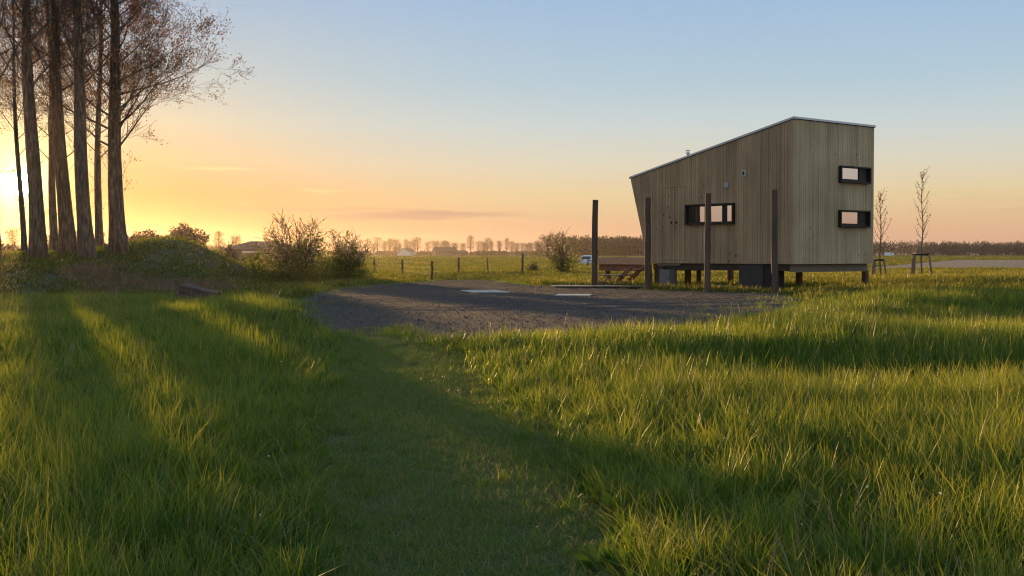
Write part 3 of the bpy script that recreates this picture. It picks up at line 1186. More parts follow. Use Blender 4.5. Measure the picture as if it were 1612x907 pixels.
poplar(37, 56.0, .14, 15, (-.35, 0), 18, 'slender leaning poplar standing in front of the low sun', hb=4.4, nbr=22)


# ------------------------------------------------------------------ shrubs
def shrub(name, px, D, H, R, seed, label, cat, group=None, leaves=5200, leafmat_='shrub_leaf', top='blossom', shoots=46, low=.55, size=.10, ntop=3600, dome=True):
    rr = random.Random(seed)
    rng = np.random.default_rng(seed)
    p = col_at(px, D)
    root = empty(name, p)
    tag(root, label, cat, group)
    m = MB()
    TP, TD = [], []
    for k in range(shoots):
        az = rr.uniform(0, 6.283)
        reach = R * rr.uniform(.25, 1.05)
        hh = H * (rr.uniform(.5, 1.0) * (1 - .42 * (reach / R) ** 2))
        pts, rad = [], []
        n = 8
        for i in range(n):
            t = i / (n - 1)
            pts.append(Vector((math.cos(az) * reach * t ** 1.25 + rr.uniform(-.07, .07), math.sin(az) * reach * t ** 1.25 + rr.uniform(-.07, .07), hh * t ** .85 - .1)))
            rad.append(.035 * (1 - .85 * t) * (H / 3))
        m.tube(pts, rad, 4, cap=False)
        for j in range(9):
            t = rr.uniform(.35, .98)
            i = min(int(t * (n - 1)), n - 2)
            s = pts[i].lerp(pts[i + 1], t * (n - 1) - i)
            d = rot_toward((pts[i + 1] - pts[i]).normalized(), rr.uniform(.5, 1.1), rr)
            ln = rr.uniform(.25, .7) * H / 3
            e2 = s + d * ln + Vector((0, 0, .08 * ln))
            m.tube([s, s.lerp(e2, .5), e2], [.011, .008, .004], 3, cap=False)
            for q in range(7):
                TP.append(s.lerp(e2, rr.uniform(.2, 1.0)))
                TD.append(d)
        for q in range(12):
            t = rr.uniform(.4, 1.0)
            i = min(int(t * (n - 1)), n - 2)
            TP.append(pts[i].lerp(pts[i + 1], t * (n - 1) - i))
            TD.append((pts[i + 1] - pts[i]).normalized())
    m.build('stems', MATS['twig'], root)
    # dense lower body
    u = rng.normal(size=(leaves, 3))
    u /= np.linalg.norm(u, axis=1, keepdims=True)
    r = rng.random(leaves) ** .45
    bump = 1 + .22 * np.sin(u[:, 0] * 5 + seed) * np.cos(u[:, 1] * 4 + seed) + .15 * np.sin(u[:, 2] * 9 + u[:, 0] * 7)
    Pl = u * (r * bump)[:, None] * np.array([R * .92, R * .92, H * low * .80]) + np.array([0, 0, H * low * .16])
    if not dome:      # rounded crown on stems
        Pl = u * (r * bump)[:, None] * np.array([R * .85, R * .85, H * .36]) + np.array([0, 0, H * .60])
    Pl[:, 2] = np.abs(Pl[:, 2])
    if dome:
        Pl[:, 2] *= 1 + .5 * np.sin(Pl[:, 0] * 3.1 / R + seed) * np.cos(Pl[:, 1] * 2.7 / R + seed)
    clump = np.sin(Pl[:, 0] * 6 + seed) * np.sin(Pl[:, 1] * 6) * np.sin(Pl[:, 2] * 7)
    Pl = Pl[(clump > -.35)]
    link_mesh('foliage', leaf_mesh('foliage', Pl, rng.uniform(size * .7, size * 1.3, len(Pl)), rng, .65), root, MATS[leafmat_])
    TP = np.array(TP)
    TD = np.array(TD)
    if len(TP) > ntop:
        k = rng.permutation(len(TP))[:ntop]
        TP, TD = TP[k], TD[k]
    h = len(TP) // 2
    link_mesh('foliage', leaf_mesh('foliage', TP[:h], rng.uniform(size * .55, size * .95, h), rng, .7, TD[:h]), root, MATS[leafmat_])
    if top:
        link_mesh(top, leaf_mesh(top, TP[h:] + rng.normal(size=(len(TP) - h, 3)) * .03, rng.uniform(size * .5, size * .9, len(TP) - h), rng, .8, TD[h:]), root, MATS[top])
    return root


shrub('hawthorn_bush', 466, 55, 3.3, 2.15, 31, 'large hawthorn bush with blossoming shoots beside the grassy mound', 'bush', 'hawthorn bushes round the yard', leaves=9000, shoots=60, low=.62, ntop=5200)
shrub('hawthorn_bush', 541, 57, 2.65, 1.6, 32, 'smaller blossoming hawthorn bush right of the large one', 'bush', 'hawthorn bushes round the yard', leaves=6500, low=.6)
shrub('hawthorn_bush', 885, 76, 3.4, 1.35, 33, 'upright hawthorn bush standing alone in the field left of the poles', 'bush', 'hawthorn bushes round the yard', leaves=2300, shoots=24, low=.5, ntop=1700)
shrub('small_bush', 838, 84, 1.05, .55, 34, 'small pale-topped bush between the last fence post and the lone hawthorn', 'bush', leaves=1300, shoots=10, low=.8, ntop=600)
shrub('leafy_bush', 232, 105, 3.4, 2.6, 35, 'round bush behind the mound, next to the rightmost poplar', 'bush', 'bushes behind the mound', top=None, dome=False, size=.2, shoots=14, leaves=5200, leafmat_='far_leaf')
shrub('leafy_bush', 292, 108, 4.0, 2.2, 36, 'tallest bush behind the grassy mound', 'bush', 'bushes behind the mound', top=None, dome=False, size=.2, shoots=14, leaves=5200, leafmat_='far_leaf')
shrub('leafy_bush', 355, 92, 2.3, 1.2, 37, 'thin bush between the mound and the dark barn', 'bush', 'bushes behind the mound', top=None, low=.9, size=.13, leaves=1200, leafmat_='far_leaf')
shrub('leafy_bush', 405, 62, 1.25, .9, 38, 'low green bush at the right foot of the mound', 'bush', 'bushes behind the mound', top=None, low=.85, size=.10, leaves=2200)
shrub('undergrowth_bush', 75, 60, 1.6, 1.1, 39, 'twiggy undergrowth between the trunks right of the sun', 'bush', 'undergrowth between the poplars', top=None, low=.6, size=.09, leaves=900, leafmat_='far_leaf')
shrub('undergrowth_bush', 12, 60, 1.1, 1.1, 40, 'twiggy undergrowth below the low sun', 'bush', 'undergrowth between the poplars', top=None, low=.6, size=.09, leaves=700, leafmat_='far_leaf')
shrub('undergrowth_bush', 168, 60, 1.3, .8, 41, 'twiggy undergrowth behind the rightmost trunk', 'bush', 'undergrowth between the poplars', top=None, low=.6, size=.09, leaves=600, leafmat_='far_leaf')


# ------------------------------------------------------------------ young staked trees
def young_tree(px, D, H, seed, label, cw):
    rr = random.Random(seed)
    rng = np.random.default_rng(seed)
    p = col_at(px, D)
    root = empty('young_tree', p)
    tag(root, label, 'tree', 'young staked trees beside the cabin')
    m = MB()
    n = 10
    pts = [Vector((.04 * math.sin(k * 1.3 + seed), .03 * math.cos(k), -.2 + (H + .2) * k / (n - 1))) for k in range(n)]
    m.tube(pts, [.05 * (1 - .88 * k / (n - 1)) for k in range(n)], 8)
    m.build('trunk', MATS['young_bark'], root, smooth=True)
    b = MB()
    TP, TD = [], []
    for k in range(22):
        t = .36 + .6 * (k + rr.random()) / 22
        i = min(int(t * (n - 1)), n - 2)
        s = pts[i].lerp(pts[i + 1], t * (n - 1) - i)
        az = k * 2.4
        ln = cw * (1.35 - t * .9) * rr.uniform(.7, 1.15) * (1.0 if t > .42 else .8)
        d = Vector((math.cos(az) * .62, math.sin(az) * .62, .78))
        e1 = s + d * ln * .5
        e2 = e1 + (d + Vector((0, 0, .7))).normalized() * ln * .6
        b.tube([s, e1, e2], [.014, .010, .005], 4, cap=False)
        for q in range(9):
            f = rr.uniform(.25, 1)
            c = (s.lerp(e1, f * 2) if f < .5 else e1.lerp(e2, f * 2 - 1))
            TP.append(c + Vector(rng.normal(size=3) * .045))
            TD.append(d)
    for q in range(40):
        TP.append(pts[-2].lerp(pts[-1], rr.random()) + Vector(rng.normal(size=3) * .03))
        TD.append(Vector((0, 0, 1)))
    b.build('branches', MATS['young_bark'], root)
    link_mesh('foliage', leaf_mesh('foliage', np.array(TP), rng.uniform(.05, .09, len(TP)), rng, .6, np.array(TD)), root, MATS['young_leaf'])
    return root


young_tree(1385.5, 60, 4.3, 51, 'young tree with fine leaves close to the right corner of the cabin', .95)
young_tree(1451, 58, 5.2, 52, 'taller young tree standing free between three stakes', .90)


def stakes(px, D, label, half, hgt):
    root = empty('tree_stakes', col_at(px, D))
    tag(root, label, 'stakes', 'wooden stakes holding the young trees')
    tops = []
    for (dx, dy, lx) in ((-half, -.15, .04), (-half + .23, .3, .03), (half, 0, -.10)):
        a = Vector((dx - lx * 1.2, dy, -.3))
        b = Vector((dx + lx, dy, hgt))
        m = MB().tube([a, b], [.055, .05], 10)
        m.build('stake', MATS['stake'], root)
        tops.append(b)
    MB().beam(tops[0] + Vector((-.08, 0, -.03)), tops[2] + Vector((.05, 0, -.01)), .035, .07).build('crossbar', MATS['strap'], root)
    MB().beam(tops[1] + Vector((0, 0, -.03)), tops[2] + Vector((0, 0, -.05)), .035, .06).build('strap', MATS['strap'], root)


stakes(1450, 58, 'three wooden stakes with dark crossbar around the free-standing young tree', .46, 1.25)
stakes(1383, 60, 'wooden stakes with crossbar around the young tree by the cabin corner', .34, 1.0)


# ------------------------------------------------------------------ field fence
def fence(posts, label, wires=(.35, .65, .9)):
    p0 = col_at(*posts[0][:2])
    root = empty('field_fence', p0)
    tag(root, label, 'fence', 'wire fences beyond the yard')
    tops = []
    for i, (px, D, h) in enumerate(posts):
        p = col_at(px, D) - p0
        rr = random.Random(int(px))
        q = p + Vector((rr.uniform(-.04, .04), rr.uniform(-.04, .04), h))
        MB().tube([p + Vector((0, 0, -.3)), q], [.06, .055], 8).build('post', MATS['post_wood'], root)
        tops.append((p, q))
    for wz in wires:
        for i in range(len(tops) - 1):
            a = tops[i][0].lerp(tops[i][1], wz)
            b = tops[i + 1][0].lerp(tops[i + 1][1], wz)
            MB().tube([a, (a + b) / 2 - Vector((0, 0, .02)), b], [.006] * 3, 4, cap=False).build('wire', MATS['wire'], root)


fence(((548, 90, .95), (590, 84, .95), (634, 72, .95), (680, 58.5, .98), (722, 70, .95), (768, 86, .98)), 'wire fence with low wooden posts beyond the left part of the yard')
fence(((822, 67, 1.22), (872, 92, 1.1), (925, 110, 1.1), (985, 128, 1.1)), 'wire fence with a taller end post running off behind the lone hawthorn')


# ------------------------------------------------------------------ vehicles far off
def car(p, rz, label, s=1.0, van=False, name='parked_car', cat='car'):
    root = empty(name, p, rz)
    tag(root, label, cat)
    if van:
        prof = [(-2.4, .35), (-2.4, 1.9), (-2.2, 2.1), (1.0, 2.1), (1.6, 1.35), (2.4, 1.15), (2.45, .4)]
    else:
        prof = [(-2.05, .45), (-2.1, .85), (-1.95, 1.1), (-1.55, 1.5), (-.9, 1.58), (.35, 1.53), (1.05, 1.05), (1.95, .9), (2.1, .65), (2.05, .35), (-1.9, .32)]
    wd = .88 if not van else .95
    m = MB()
    n = len(prof)
    for sy in (-1, 1):
        for x, z in prof:
            tp = wd * (1 - .16 * max(0, z - 1.0) / .6)
            m.v.append((x * s, sy * tp * s, z * s))
    m.f.append(tuple(range(n)))
    m.f.append(tuple(range(n, 2 * n))[::-1])
    for i in range(n):
        j = (i + 1) % n
        m.f.append((j, i, n + i, n + j))
    body = m.build('body', MATS['car_white'], root, bevel=.05)
    for sy in (-1, 1):
        y = .83 * sy
        for q in (((-1.75, 1.08), (-1.42, 1.43), (-.62, 1.48), (-.62, 1.06)), ((-.55, 1.06), (-.55, 1.48), (.3, 1.45), (.88, 1.06))):
            if van:
                q = ((.2, 1.3), (.2, 1.9), (.95, 1.9), (1.4, 1.35))
            g = MB()
            for yy in (y, y + .05 * sy):
                g.v += [(a * s, (yy - .13 * sy * (b - 1.05)) * s, b * s) for a, b in q]
            g.f = [(0, 1, 2, 3), (7, 6, 5, 4)] + [(i, (i + 1) % 4, 4 + (i + 1) % 4, 4 + i) for i in range(4)]
            g.build('window', MATS['car_glass'], root)
            if van:
                break
    if not van:
        MB().hexa([(-1.99 * s, -.66 * s, 1.10 * s), (-1.9 * s, -.66 * s, 1.08 * s), (-1.9 * s, .66 * s, 1.08 * s), (-1.99 * s, .66 * s, 1.10 * s),
                   (-1.63 * s, -.6 * s, 1.46 * s), (-1.5 * s, -.6 * s, 1.44 * s), (-1.5 * s, .6 * s, 1.44 * s), (-1.63 * s, .6 * s, 1.46 * s)]).build('rear_window', MATS['car_glass'], root)
        for sy in (-.68, .68):
            MB().box(-2.13 * s, -2.0 * s, (sy - .13) * s, (sy + .13) * s, .86 * s, 1.0 * s).build('tail_lamp', MATS['lamp_red'], root)
    for x in (-1.3, 1.3):
        for sy in (-.8, .8):
            w = MB().tube([(x * s, (sy - .1) * s, .33 * s), (x * s, (sy + .1) * s, .33 * s)], [.33 * s] * 2, 16).build('wheel', MATS['rubber'], root)
            MB().tube([(x * s, (sy - .11) * s, .33 * s), (x * s, (sy + .11) * s, .33 * s)], [.2 * s] * 2, 12).build('rim', MATS['vent_grey'], w)


p = col_at(930, 155)
car((p.x, p.y, p.z), RAD(66), 'white car parked in the field, half hidden by the leftmost pole')
p = at(1400, 400, 640)
car((p.x, p.y, 0.0), RAD(15), 'tiny white van far off at the foot of the wood right of the cabin', van=True, name='parked_van', cat='van')


# ------------------------------------------------------------------ far buildings
def house(px, D, L, Wd, eave, ridge, rz, label, wall='wall_white', hip=0.0, name='farm_house', cat='house', stripe=False, nwin=3, chim=True):
    p = col_at(px, D)
    root = empty(name, p, rz)
    tag(root, label, cat)
    m = MB().box(-L / 2, L / 2, -Wd / 2, Wd / 2, -.5, eave)
    b = len(m.v)
    if not hip:
        m.v += [(-L / 2, -Wd / 2, eave + .002), (-L / 2, Wd / 2, eave + .002), (-L / 2, 0, ridge - .15), (L / 2, -Wd / 2, eave + .002), (L / 2, Wd / 2, eave + .002), (L / 2, 0, ridge - .15)]
        m.f += [(b, b + 2, b + 1), (b + 3, b + 4, b + 5)]
    m.build('wall', MATS[wall], root)
    o = .35
    r = MB()
    h = hip
    dz = -.15
    r.v = [(-L / 2 - o, -Wd / 2 - o, eave + dz), (L / 2 + o, -Wd / 2 - o, eave + dz), (L / 2 + o, Wd / 2 + o, eave + dz), (-L / 2 - o, Wd / 2 + o, eave + dz),
           (-L / 2 + h - (0 if h else o), 0, ridge), (L / 2 - h + (0 if h else o), 0, ridge)]
    r.f = [(0, 1, 5, 4), (2, 3, 4, 5)]
    if h:
        r.f += [(3, 0, 4), (1, 2, 5)]
    ro = r.build('roof', MATS['roof_tile'], root)
    sm = ro.modifiers.new('solid', 'SOLIDIFY')
    sm.thickness = .15
    if chim:
        MB().box(L * .2, L * .2 + .7, -.35, .35, ridge - .4, ridge + .8).build('chimney', MATS['wall_grey'], ro)
    for k in range(nwin):
        xx = -L / 2 + L * (k + .5) / nwin
        w = MB().box(xx - .5, xx + .5, -Wd / 2 - .05, -Wd / 2 - .003, .9, min(2.1, eave - .2)).build('window', MATS['vent_pale'], root)
        MB().box(xx - .42, xx + .42, -Wd / 2 - .07, -Wd / 2 - .051, .98, min(2.02, eave - .28)).build('pane', MATS['window_dark'], w)
    if stripe:
        MB().box(-L * .18, L * .46, -Wd / 2 - .12, -Wd / 2 - .005, eave - .75, eave - .40).build('pale_board', MATS['pale_panel'], root)
        MB().box(-L * .18, -L * .02, -Wd / 2 - .10, -Wd / 2 - .006, -.2, eave - 1.0).build('door', MATS['window_dark'], root)


house(414, 190, 9.5, 7, 2.2, 3.3, RAD(-14), 'low dark barn with hipped roof and a pale board, left of the large hawthorn', wall='wall_grey', hip=2.6, name='barn', cat='barn', stripe=True, nwin=0, chim=False)
house(640, 760, 7.0, 9, 3.0, 5.2, RAD(62), 'small white gabled farmhouse under the distant poplars, the left one')
house(700, 780, 14, 9, 2.8, 5.8, RAD(18), 'wide grey farmhouse with dark roof and lean-to under the distant poplars', wall='wall_grey')
house(723, 770, 8, 7, 1.9, 3.6, RAD(10), 'low dark shed adjoining the wide farmhouse in the distance', wall='wall_grey', name='shed', cat='shed', chim=False, nwin=1)


# ------------------------------------------------------------------ distant trees
def far_tree_meshes(seed, H, R, nb=34, twigs=1150, fine=.8):
    rr = random.Random(seed)
    rng = np.random.default_rng(seed)
    m = MB()
    m.tube([(0, 0, -.5), (.1, 0, H * .35), (-.1, .1, H * .7), (0, 0, H * .97)], [.42, .34, .2, .05], 6)
    tr_ = m.mesh('trunk')
    tr_.materials.append(MATS['far_twig'])
    b = MB()
    P, Dd = [], []
    for k in range(nb):
        h = H * (.26 + .64 * (k + rr.random()) / nb)
        az = k * 2.4
        prof = max(.12, math.sin(min(1, (h / H - .12) / .88) * math.pi)) ** .8
        ln = R * prof * rr.uniform(.7, 1.1)
        d = Vector((math.cos(az), math.sin(az), .75)).normalized()
        e2 = Vector((0, 0, h)) + d * ln * 1.2
        b.tube([(0, 0, h), e2], [.12, .03], 3, cap=False)
        for q in range(twigs // nb):
            f = rr.uniform(.25, 1.05)
            P.append(Vector((0, 0, h)).lerp(e2, f) + Vector(rng.normal(size=3) * R * .14))
            Dd.append(d + Vector((0, 0, .5)))
    br = b.mesh('branches')
    br.materials.append(MATS['far_twig'])
    lf = leaf_mesh('foliage', np.array(P), rng.uniform(.5, 1.1, len(P)) * fine, rng, .30, np.array(Dd))
    lf.materials.append(MATS['far_leaf'])
    return tr_, br, lf


protos = [far_tree_meshes(70, 13, 4.2), far_tree_meshes(71, 14, 3.4, twigs=800), far_tree_meshes(72, 11.5, 4.6), far_tree_meshes(73, 12.5, 2.8, twigs=700), far_tree_meshes(74, 13.5, 3.8, nb=22, twigs=600), far_tree_meshes(75, 10.5, 3.6, nb=26, twigs=900)]


def far_tree(px, D, k, s, label, group):
    root = empty('distant_tree', col_at(px, D), k * 1.7 + px)
    root.scale = (s * (1 + .18 * math.sin(px * 7.3)), s * (1 + .18 * math.sin(px * 3.1)), s)
    tag(root, label, 'tree', group)
    for nm, me in zip(('trunk', 'branches', 'foliage'), protos[k]):
        o = bpy.data.objects.new(nm, me)
        COL.objects.link(o)
        o.parent = root


ORD = ('first', 'second', 'third', 'fourth', 'fifth', 'sixth', 'seventh', 'eighth', 'ninth', 'tenth', 'eleventh', 'twelfth', 'thirteenth',
       'fourteenth', 'fifteenth', 'sixteenth', 'seventeenth', 'eighteenth', 'nineteenth', 'twentieth', 'twenty-first', 'twenty-second',
       'twenty-third', 'twenty-fourth', 'twenty-fifth', 'twenty-sixth', 'twenty-seventh', 'twenty-eighth', 'twenty-ninth', 'thirtieth',
       'thirty-first', 'thirty-second', 'thirty-third', 'thirty-fourth', 'thirty-fifth', 'thirty-sixth', 'thirty-seventh', 'thirty-eighth')
rr = random.Random(9)
nth = 0
px = 560.0
while px < 846:
    if not (662 < px < 668 or 775 < px < 785):
        far_tree(px, rr.uniform(900, 960), rr.randrange(6), rr.uniform(.72, 1.1), 'half-bare tree, %s from the left in the distant row behind the farmhouses' % ORD[min(nth, len(ORD) - 1)], 'distant row of trees behind the farmhouses')
        nth += 1
    px += rr.choice((5.5, 6.5, 8, 9.5, 12)) * rr.uniform(.95, 1.1)
far_tree(625, 700, 2, .45, 'short round tree just left of the white farmhouse in the distance', 'single distant trees')
for px, D, s, w_ in ((862, 420, .62, 'middle'), (874, 430, .7, 'tallest'), (850, 440, .45, 'lowest, leftmost')):
    far_tree(px, D, 2, s, '%s of three bushy trees at the left end of the distant dark wood' % w_, 'trees at the end of the wood')
for i, (px, D, s) in enumerate(((20, 320, .6), (70, 330, .55), (120, 330, .6), (160, 320, .55), (215, 330, .62), (250, 340, .55), (320, 350, .5), (345, 340, .55), (372, 350, .5))):
    far_tree(px, D, int(px) % 4, s, 'half-bare tree, %s from the left on the skyline behind poplars and mound' % ORD[i], 'trees on the skyline behind the bank')


def far_wood(name, px0, px1, D, depth, h, n, seed, label):
    rng = np.random.default_rng(seed)
    P, Dd, sz = [], [], []
    mb = MB()
    for i in range(n):
        px = px0 + (px1 - px0) * rng.random()
        dd = D + depth * rng.random()
        x = (px - 806) / F * dd
        hh = h * rng.uniform(.78, 1.08)
        r = rng.uniform(2.2, 4.0)
        mb.tube([(x, dd, 0), (x + rng.normal() * .3, dd, hh * .9)], [.3, .08], 4, cap=False)
        k = 150
        u = rng.normal(size=(k, 3))
        u /= np.linalg.norm(u, axis=1, keepdims=True)
        q = u * (rng.random(k) ** .4)[:, None] * np.array([r, r, hh * .42]) + np.array([x, dd, hh * .56])
        P.append(q)
        Dd.append(u * .4 + np.array([0, 0, .8]))
        k2 = 40           # understorey
        q2 = np.stack([x + rng.normal(size=k2) * 3, dd + rng.normal(size=k2) * 2, rng.random(k2) * hh * .45], 1)
        P.append(q2)
        Dd.append(rng.normal(size=(k2, 3)))
    P = np.concatenate(P)
    Dd = np.concatenate(Dd)
    root = empty(name, (0, 0, 0))
    tag(root, label, 'wood', kind='stuff')
    mb.build('trunks', MATS['far_twig'], root)['kind'] = 'stuff'
    o = link_mesh('foliage', leaf_mesh('foliage', P, rng.uniform(.8, 1.7, len(P)), rng, .45, Dd), root, MATS['wood_leaf'])
    o['kind'] = 'stuff'


far_wood('distant_wood', 880, 1030, 640, 60, 10.5, 130, 81, 'dark bare wood on the horizon between the lone hawthorn and the cabin')
far_wood('distant_wood', 1330, 1760, 900, 90, 10.8, 240, 82, 'long dark wood along the horizon right of the cabin')
far_wood('distant_wood', 1010, 1340, 760, 60, 9.5, 120, 83, 'strip of wood on the horizon seen under the cabin')
far_wood('hedge', 380, 900, 850, 30, 3.0, 170, 84, 'low dark hedge along the far edge of the meadow')
far_wood('distant_wood', -160, 420, 700, 60, 7.0, 130, 85, 'low wood on the horizon behind the poplars')


# ------------------------------------------------------------------ grass
def clump(name, seed, nblade, rad, hmin, hmax, wid, bend, segs=3, mat='grass'):
    rng = np.random.default_rng(seed)
    V = []
    for i in range(nblade):
        a = rng.random() * 6.283
        r = rad * math.sqrt(rng.random())
        p = np.array([math.cos(a) * r, math.sin(a) * r, -.03])
        h = rng.uniform(hmin, hmax)
        w = wid * rng.uniform(.7, 1.3)
        ld = rng.random() * 6.283
        lean = np.array([math.cos(ld), math.sin(ld), 0]) * rng.uniform(.15, 1.0) * bend
        fa = rng.random() * 3.14
        side = np.array([math.cos(fa), math.sin(fa), 0]) * w / 2
        prev = None
        for k in range(segs + 1):
            t = k / segs
            c = p + np.array([0, 0, h * (t - .22 * bend * t * t)]) + lean * h * t * t
            s = side * (1 - t ** 1.6 * .93)
            if prev is not None:
                V += [prev[0], prev[1], c + s, c - s]
            prev = (c - s, c + s)
    me = quads_mesh(name, np.array(V))
    # weld the blade segments so that each blade is one island
    import bmesh
    bm = bmesh.new()
    bm.from_mesh(me)
    bmesh.ops.remove_doubles(bm, verts=bm.verts, dist=1e-5)
    bm.to_mesh(me)
    bm.free()
    me.materials.append(MATS[mat])
    o = bpy.data.objects.new(name, me)
    return o


def proto_collection(name, objs):
    c = bpy.data.collections.new(name)
    for o in objs:
        c.objects.link(o)
    return c


def scatter(name, P, rot, scl, nvar, coll, label, parent=None):
    """one object of uncountable growth: clumps instanced on points"""
    me = bpy.data.meshes.new(name)
    n = len(P)
    me.vertices.add(n)
    me.vertices.foreach_set('co', P.astype(np.float32).ravel())
    a = me.attributes.new('rot', 'FLOAT_VECTOR', 'POINT')
    a.data.foreach_set('vector', rot.astype(np.float32).ravel())
    a = me.attributes.new('scl', 'FLOAT_VECTOR', 'POINT')
    a.data.foreach_set('vector', scl.astype(np.float32).ravel())
    a = me.attributes.new('idx', 'INT', 'POINT')
    a.data.foreach_set('value', np.random.default_rng(n).integers(0, nvar, n).astype(np.int32))
    me.update()
    o = link_mesh(name, me)
    tag(o, label, 'grass', kind='stuff')
    ng = bpy.data.node_groups.new(name, 'GeometryNodeTree')
    ng.interface.new_socket('Geometry', in_out='INPUT', socket_type='NodeSocketGeometry')
    ng.interface.new_socket('Geometry', in_out='OUTPUT', socket_type='NodeSocketGeometry')
    N, L = ng.nodes, ng.links
    gi, go = N.new('NodeGroupInput'), N.new('NodeGroupOutput')
    ci = N.new('GeometryNodeCollectionInfo')
    ci.inputs['Collection'].default_value = coll
    ci.inputs['Separate Children'].default_value = True
    ci.inputs['Reset Children'].default_value = True
    ip = N.new('GeometryNodeInstanceOnPoints')
    ip.inputs['Pick Instance'].default_value = True

    def attr(nm, typ):
        q = N.new('GeometryNodeInputNamedAttribute')
        q.data_type = typ
        q.inputs['Name'].default_value = nm
        return q.outputs['Attribute']
    L.new(gi.outputs[0], ip.inputs['Points'])
    L.new(ci.outputs[0], ip.inputs['Instance'])
    L.new(attr('idx', 'INT'), ip.inputs['Instance Index'])
    er = N.new('FunctionNodeEulerToRotation')
    L.new(attr('rot', 'FLOAT_VECTOR'), er.inputs[0])
    L.new(er.outputs[0], ip.inputs['Rotation'])
    L.new(attr('scl', 'FLOAT_VECTOR'), ip.inputs['Scale'])
    L.new(ip.outputs[0], go.inputs[0])
    md = o.modifiers.new('scatter', 'NODES')
    md.node_group = ng
    return o


RG = np.random.default_rng(1234)


def wedge(y0, y1, dens, marg=2.0, slope=.46, power=None):
    """random points in the camera's ground wedge between distances y0 and y1"""
    if power is None:
        ymax = y1
        wmax = slope * y1 + marg
        n = int(dens * (y1 - y0) * 2 * wmax)
        x = RG.uniform(-wmax, wmax, n)
        y = RG.uniform(y0, y1, n)
        k = np.abs(x) < slope * y + marg
        return x[k], y[k]
    n = int(dens)                      # density falling as 1/distance^2
    y = y0 * np.exp(RG.random(n) * math.log(y1 / y0))
    x = RG.uniform(-1, 1, n) * (slope * y + marg)
    return x, y


def grass_points(x, y, hs=1.0, tilt=.16):
    z = terrain(x, y)
    n = len(x)
    rot = np.stack([RG.normal(0, tilt, n), RG.normal(0, tilt, n), RG.uniform(0, 6.283, n)], 1)
    return np.stack([x, y, z], 1), rot


def not_bare(x, y, my=.15, mp=.05):
    return ((poly_dist(x, y, YARD) + jit(x, y)) < -my) & ((poly_dist(x, y, PATH) + .4 * jit(x, y)) < -mp)


def under_cabin(x, y):
    lx = (x - 9.69) * math.cos(CR) + (y - 42) * math.sin(CR)
    ly = -(x - 9.69) * math.sin(CR) + (y - 42) * math.cos(CR)
    return (lx > -.1) & (lx < 4.5) & (ly > .2) & (ly < 10.0)


def patch(x, y):
    return fbm(x, y, .55, 11.0)


tall = proto_collection('tall_grass_clumps', [clump('grass_clump', 100 + i, 30, .10, .20, .52, 0.0085, .34) for i in range(6)]
                        + [clump('grass_clump', 110 + i, 22, .12, .26, .60, 0.0095, .62) for i in range(3)])
mid = proto_collection('mid_grass_clumps', [clump('grass_clump', 120 + i, 34, .20, .18, .48, .013, .36, 2) for i in range(6)])
far = proto_collection('far_grass_clumps', [clump('grass_clump', 130 + i, 34, .5, .14, .38, .030, .45, 2, 'grass_far') for i in range(6)])
turf = proto_collection('turf_clumps', [clump('turf_clump', 140 + i, 64, .15, .025, .085, .0060, .9, 2, 'turf') for i in range(5)])

# tall meadow grass near the camera
x, y = wedge(2.6, 13, 105, 1.6)
k = not_bare(x, y, .15, .02)
x, y = x[k], y[k]
P, rot = grass_points(x, y)
edge = np.clip(-(poly_dist(x, y, PATH)) / .9, .25, 1)
h = (.80 + .26 * patch(x, y) + .30 * fbm(x, y, 2.6, 61.0) + RG.normal(0, .17, len(x))).clip(.3, 1.5) * (.50 + .50 * edge)
scatter('meadow_grass', P, rot, np.stack([np.ones_like(h), np.ones_like(h), h], 1) * .95, 9, tall, 'tall green meadow grass in the foreground on both sides of the path')
x, y = wedge(13, 33, 42, 2.5)
k = not_bare(x, y, .2, .02)
x, y = x[k], y[k]
P, rot = grass_points(x, y)
edge = np.clip(-np.maximum(poly_dist(x, y, PATH), poly_dist(x, y, YARD)) / 1.0, .2, 1)
shortl = 1 - .35 * sstep(-4, -9, x)
hol = np.exp(-((y - 23.0 - .5 * (x - 6)) / 3.6) ** 2) * sstep(5, 8.0, x)
near_yard = sstep(-2.6, -.4, poly_dist(x, y, YARD)) * sstep(-1, 1, x)
h = (.88 - .25 * hol - .42 * near_yard + .32 * patch(x, y) + .30 * fbm(x, y, 2.2, 61.0) + RG.normal(0, .18, len(x))).clip(.3, 1.55) * (.40 + .60 * edge) * shortl
scatter('meadow_grass', P, rot, np.stack([np.ones_like(h), np.ones_like(h), h], 1), 6, mid, 'tall sunlit meadow grass between the foreground and the gravel yard')
x, y = wedge(33, 75, 8.5, 4)
k = not_bare(x, y, .3) & ~(under_cabin(x, y) & (RG.random(len(x)) < .75))
x, y = x[k], y[k]
P, rot = grass_points(x, y)
uc = under_cabin(x, y)
h = (.85 + .28 * patch(x, y) + RG.normal(0, .10, len(x))) * np.where(uc, .35, 1.0)
h *= 1 - .45 * sstep(-6, -8, x) * (y < 64)
h *= 1 - .5 * sstep(50, 56, y) * (x < 11)
scatter('field_grass', P, rot, np.stack([np.ones_like(h), np.ones_like(h), h], 1), 6, far, 'grass around the yard, the cabin and on the tree bank')
x, y = wedge(75, 640, 26000, 8, .46, power=2)
k = ~((poly_dist(x, y, [(30, 105), (200, 105), (560, 260), (95, 260)]) > -1))
x, y = x[k], y[k]
P, rot = grass_points(x, y, tilt=.05)
s = y / 75.0
h = (.62 + .15 * patch(x * .3, y * .3)) * (1 + .15 * (s - 1) ** .5)
scatter('pasture_grass', P, rot, np.stack([s * 1.5, s * 1.5, h], 1), 6, far, 'flat pasture beyond the fence reaching to the far trees')
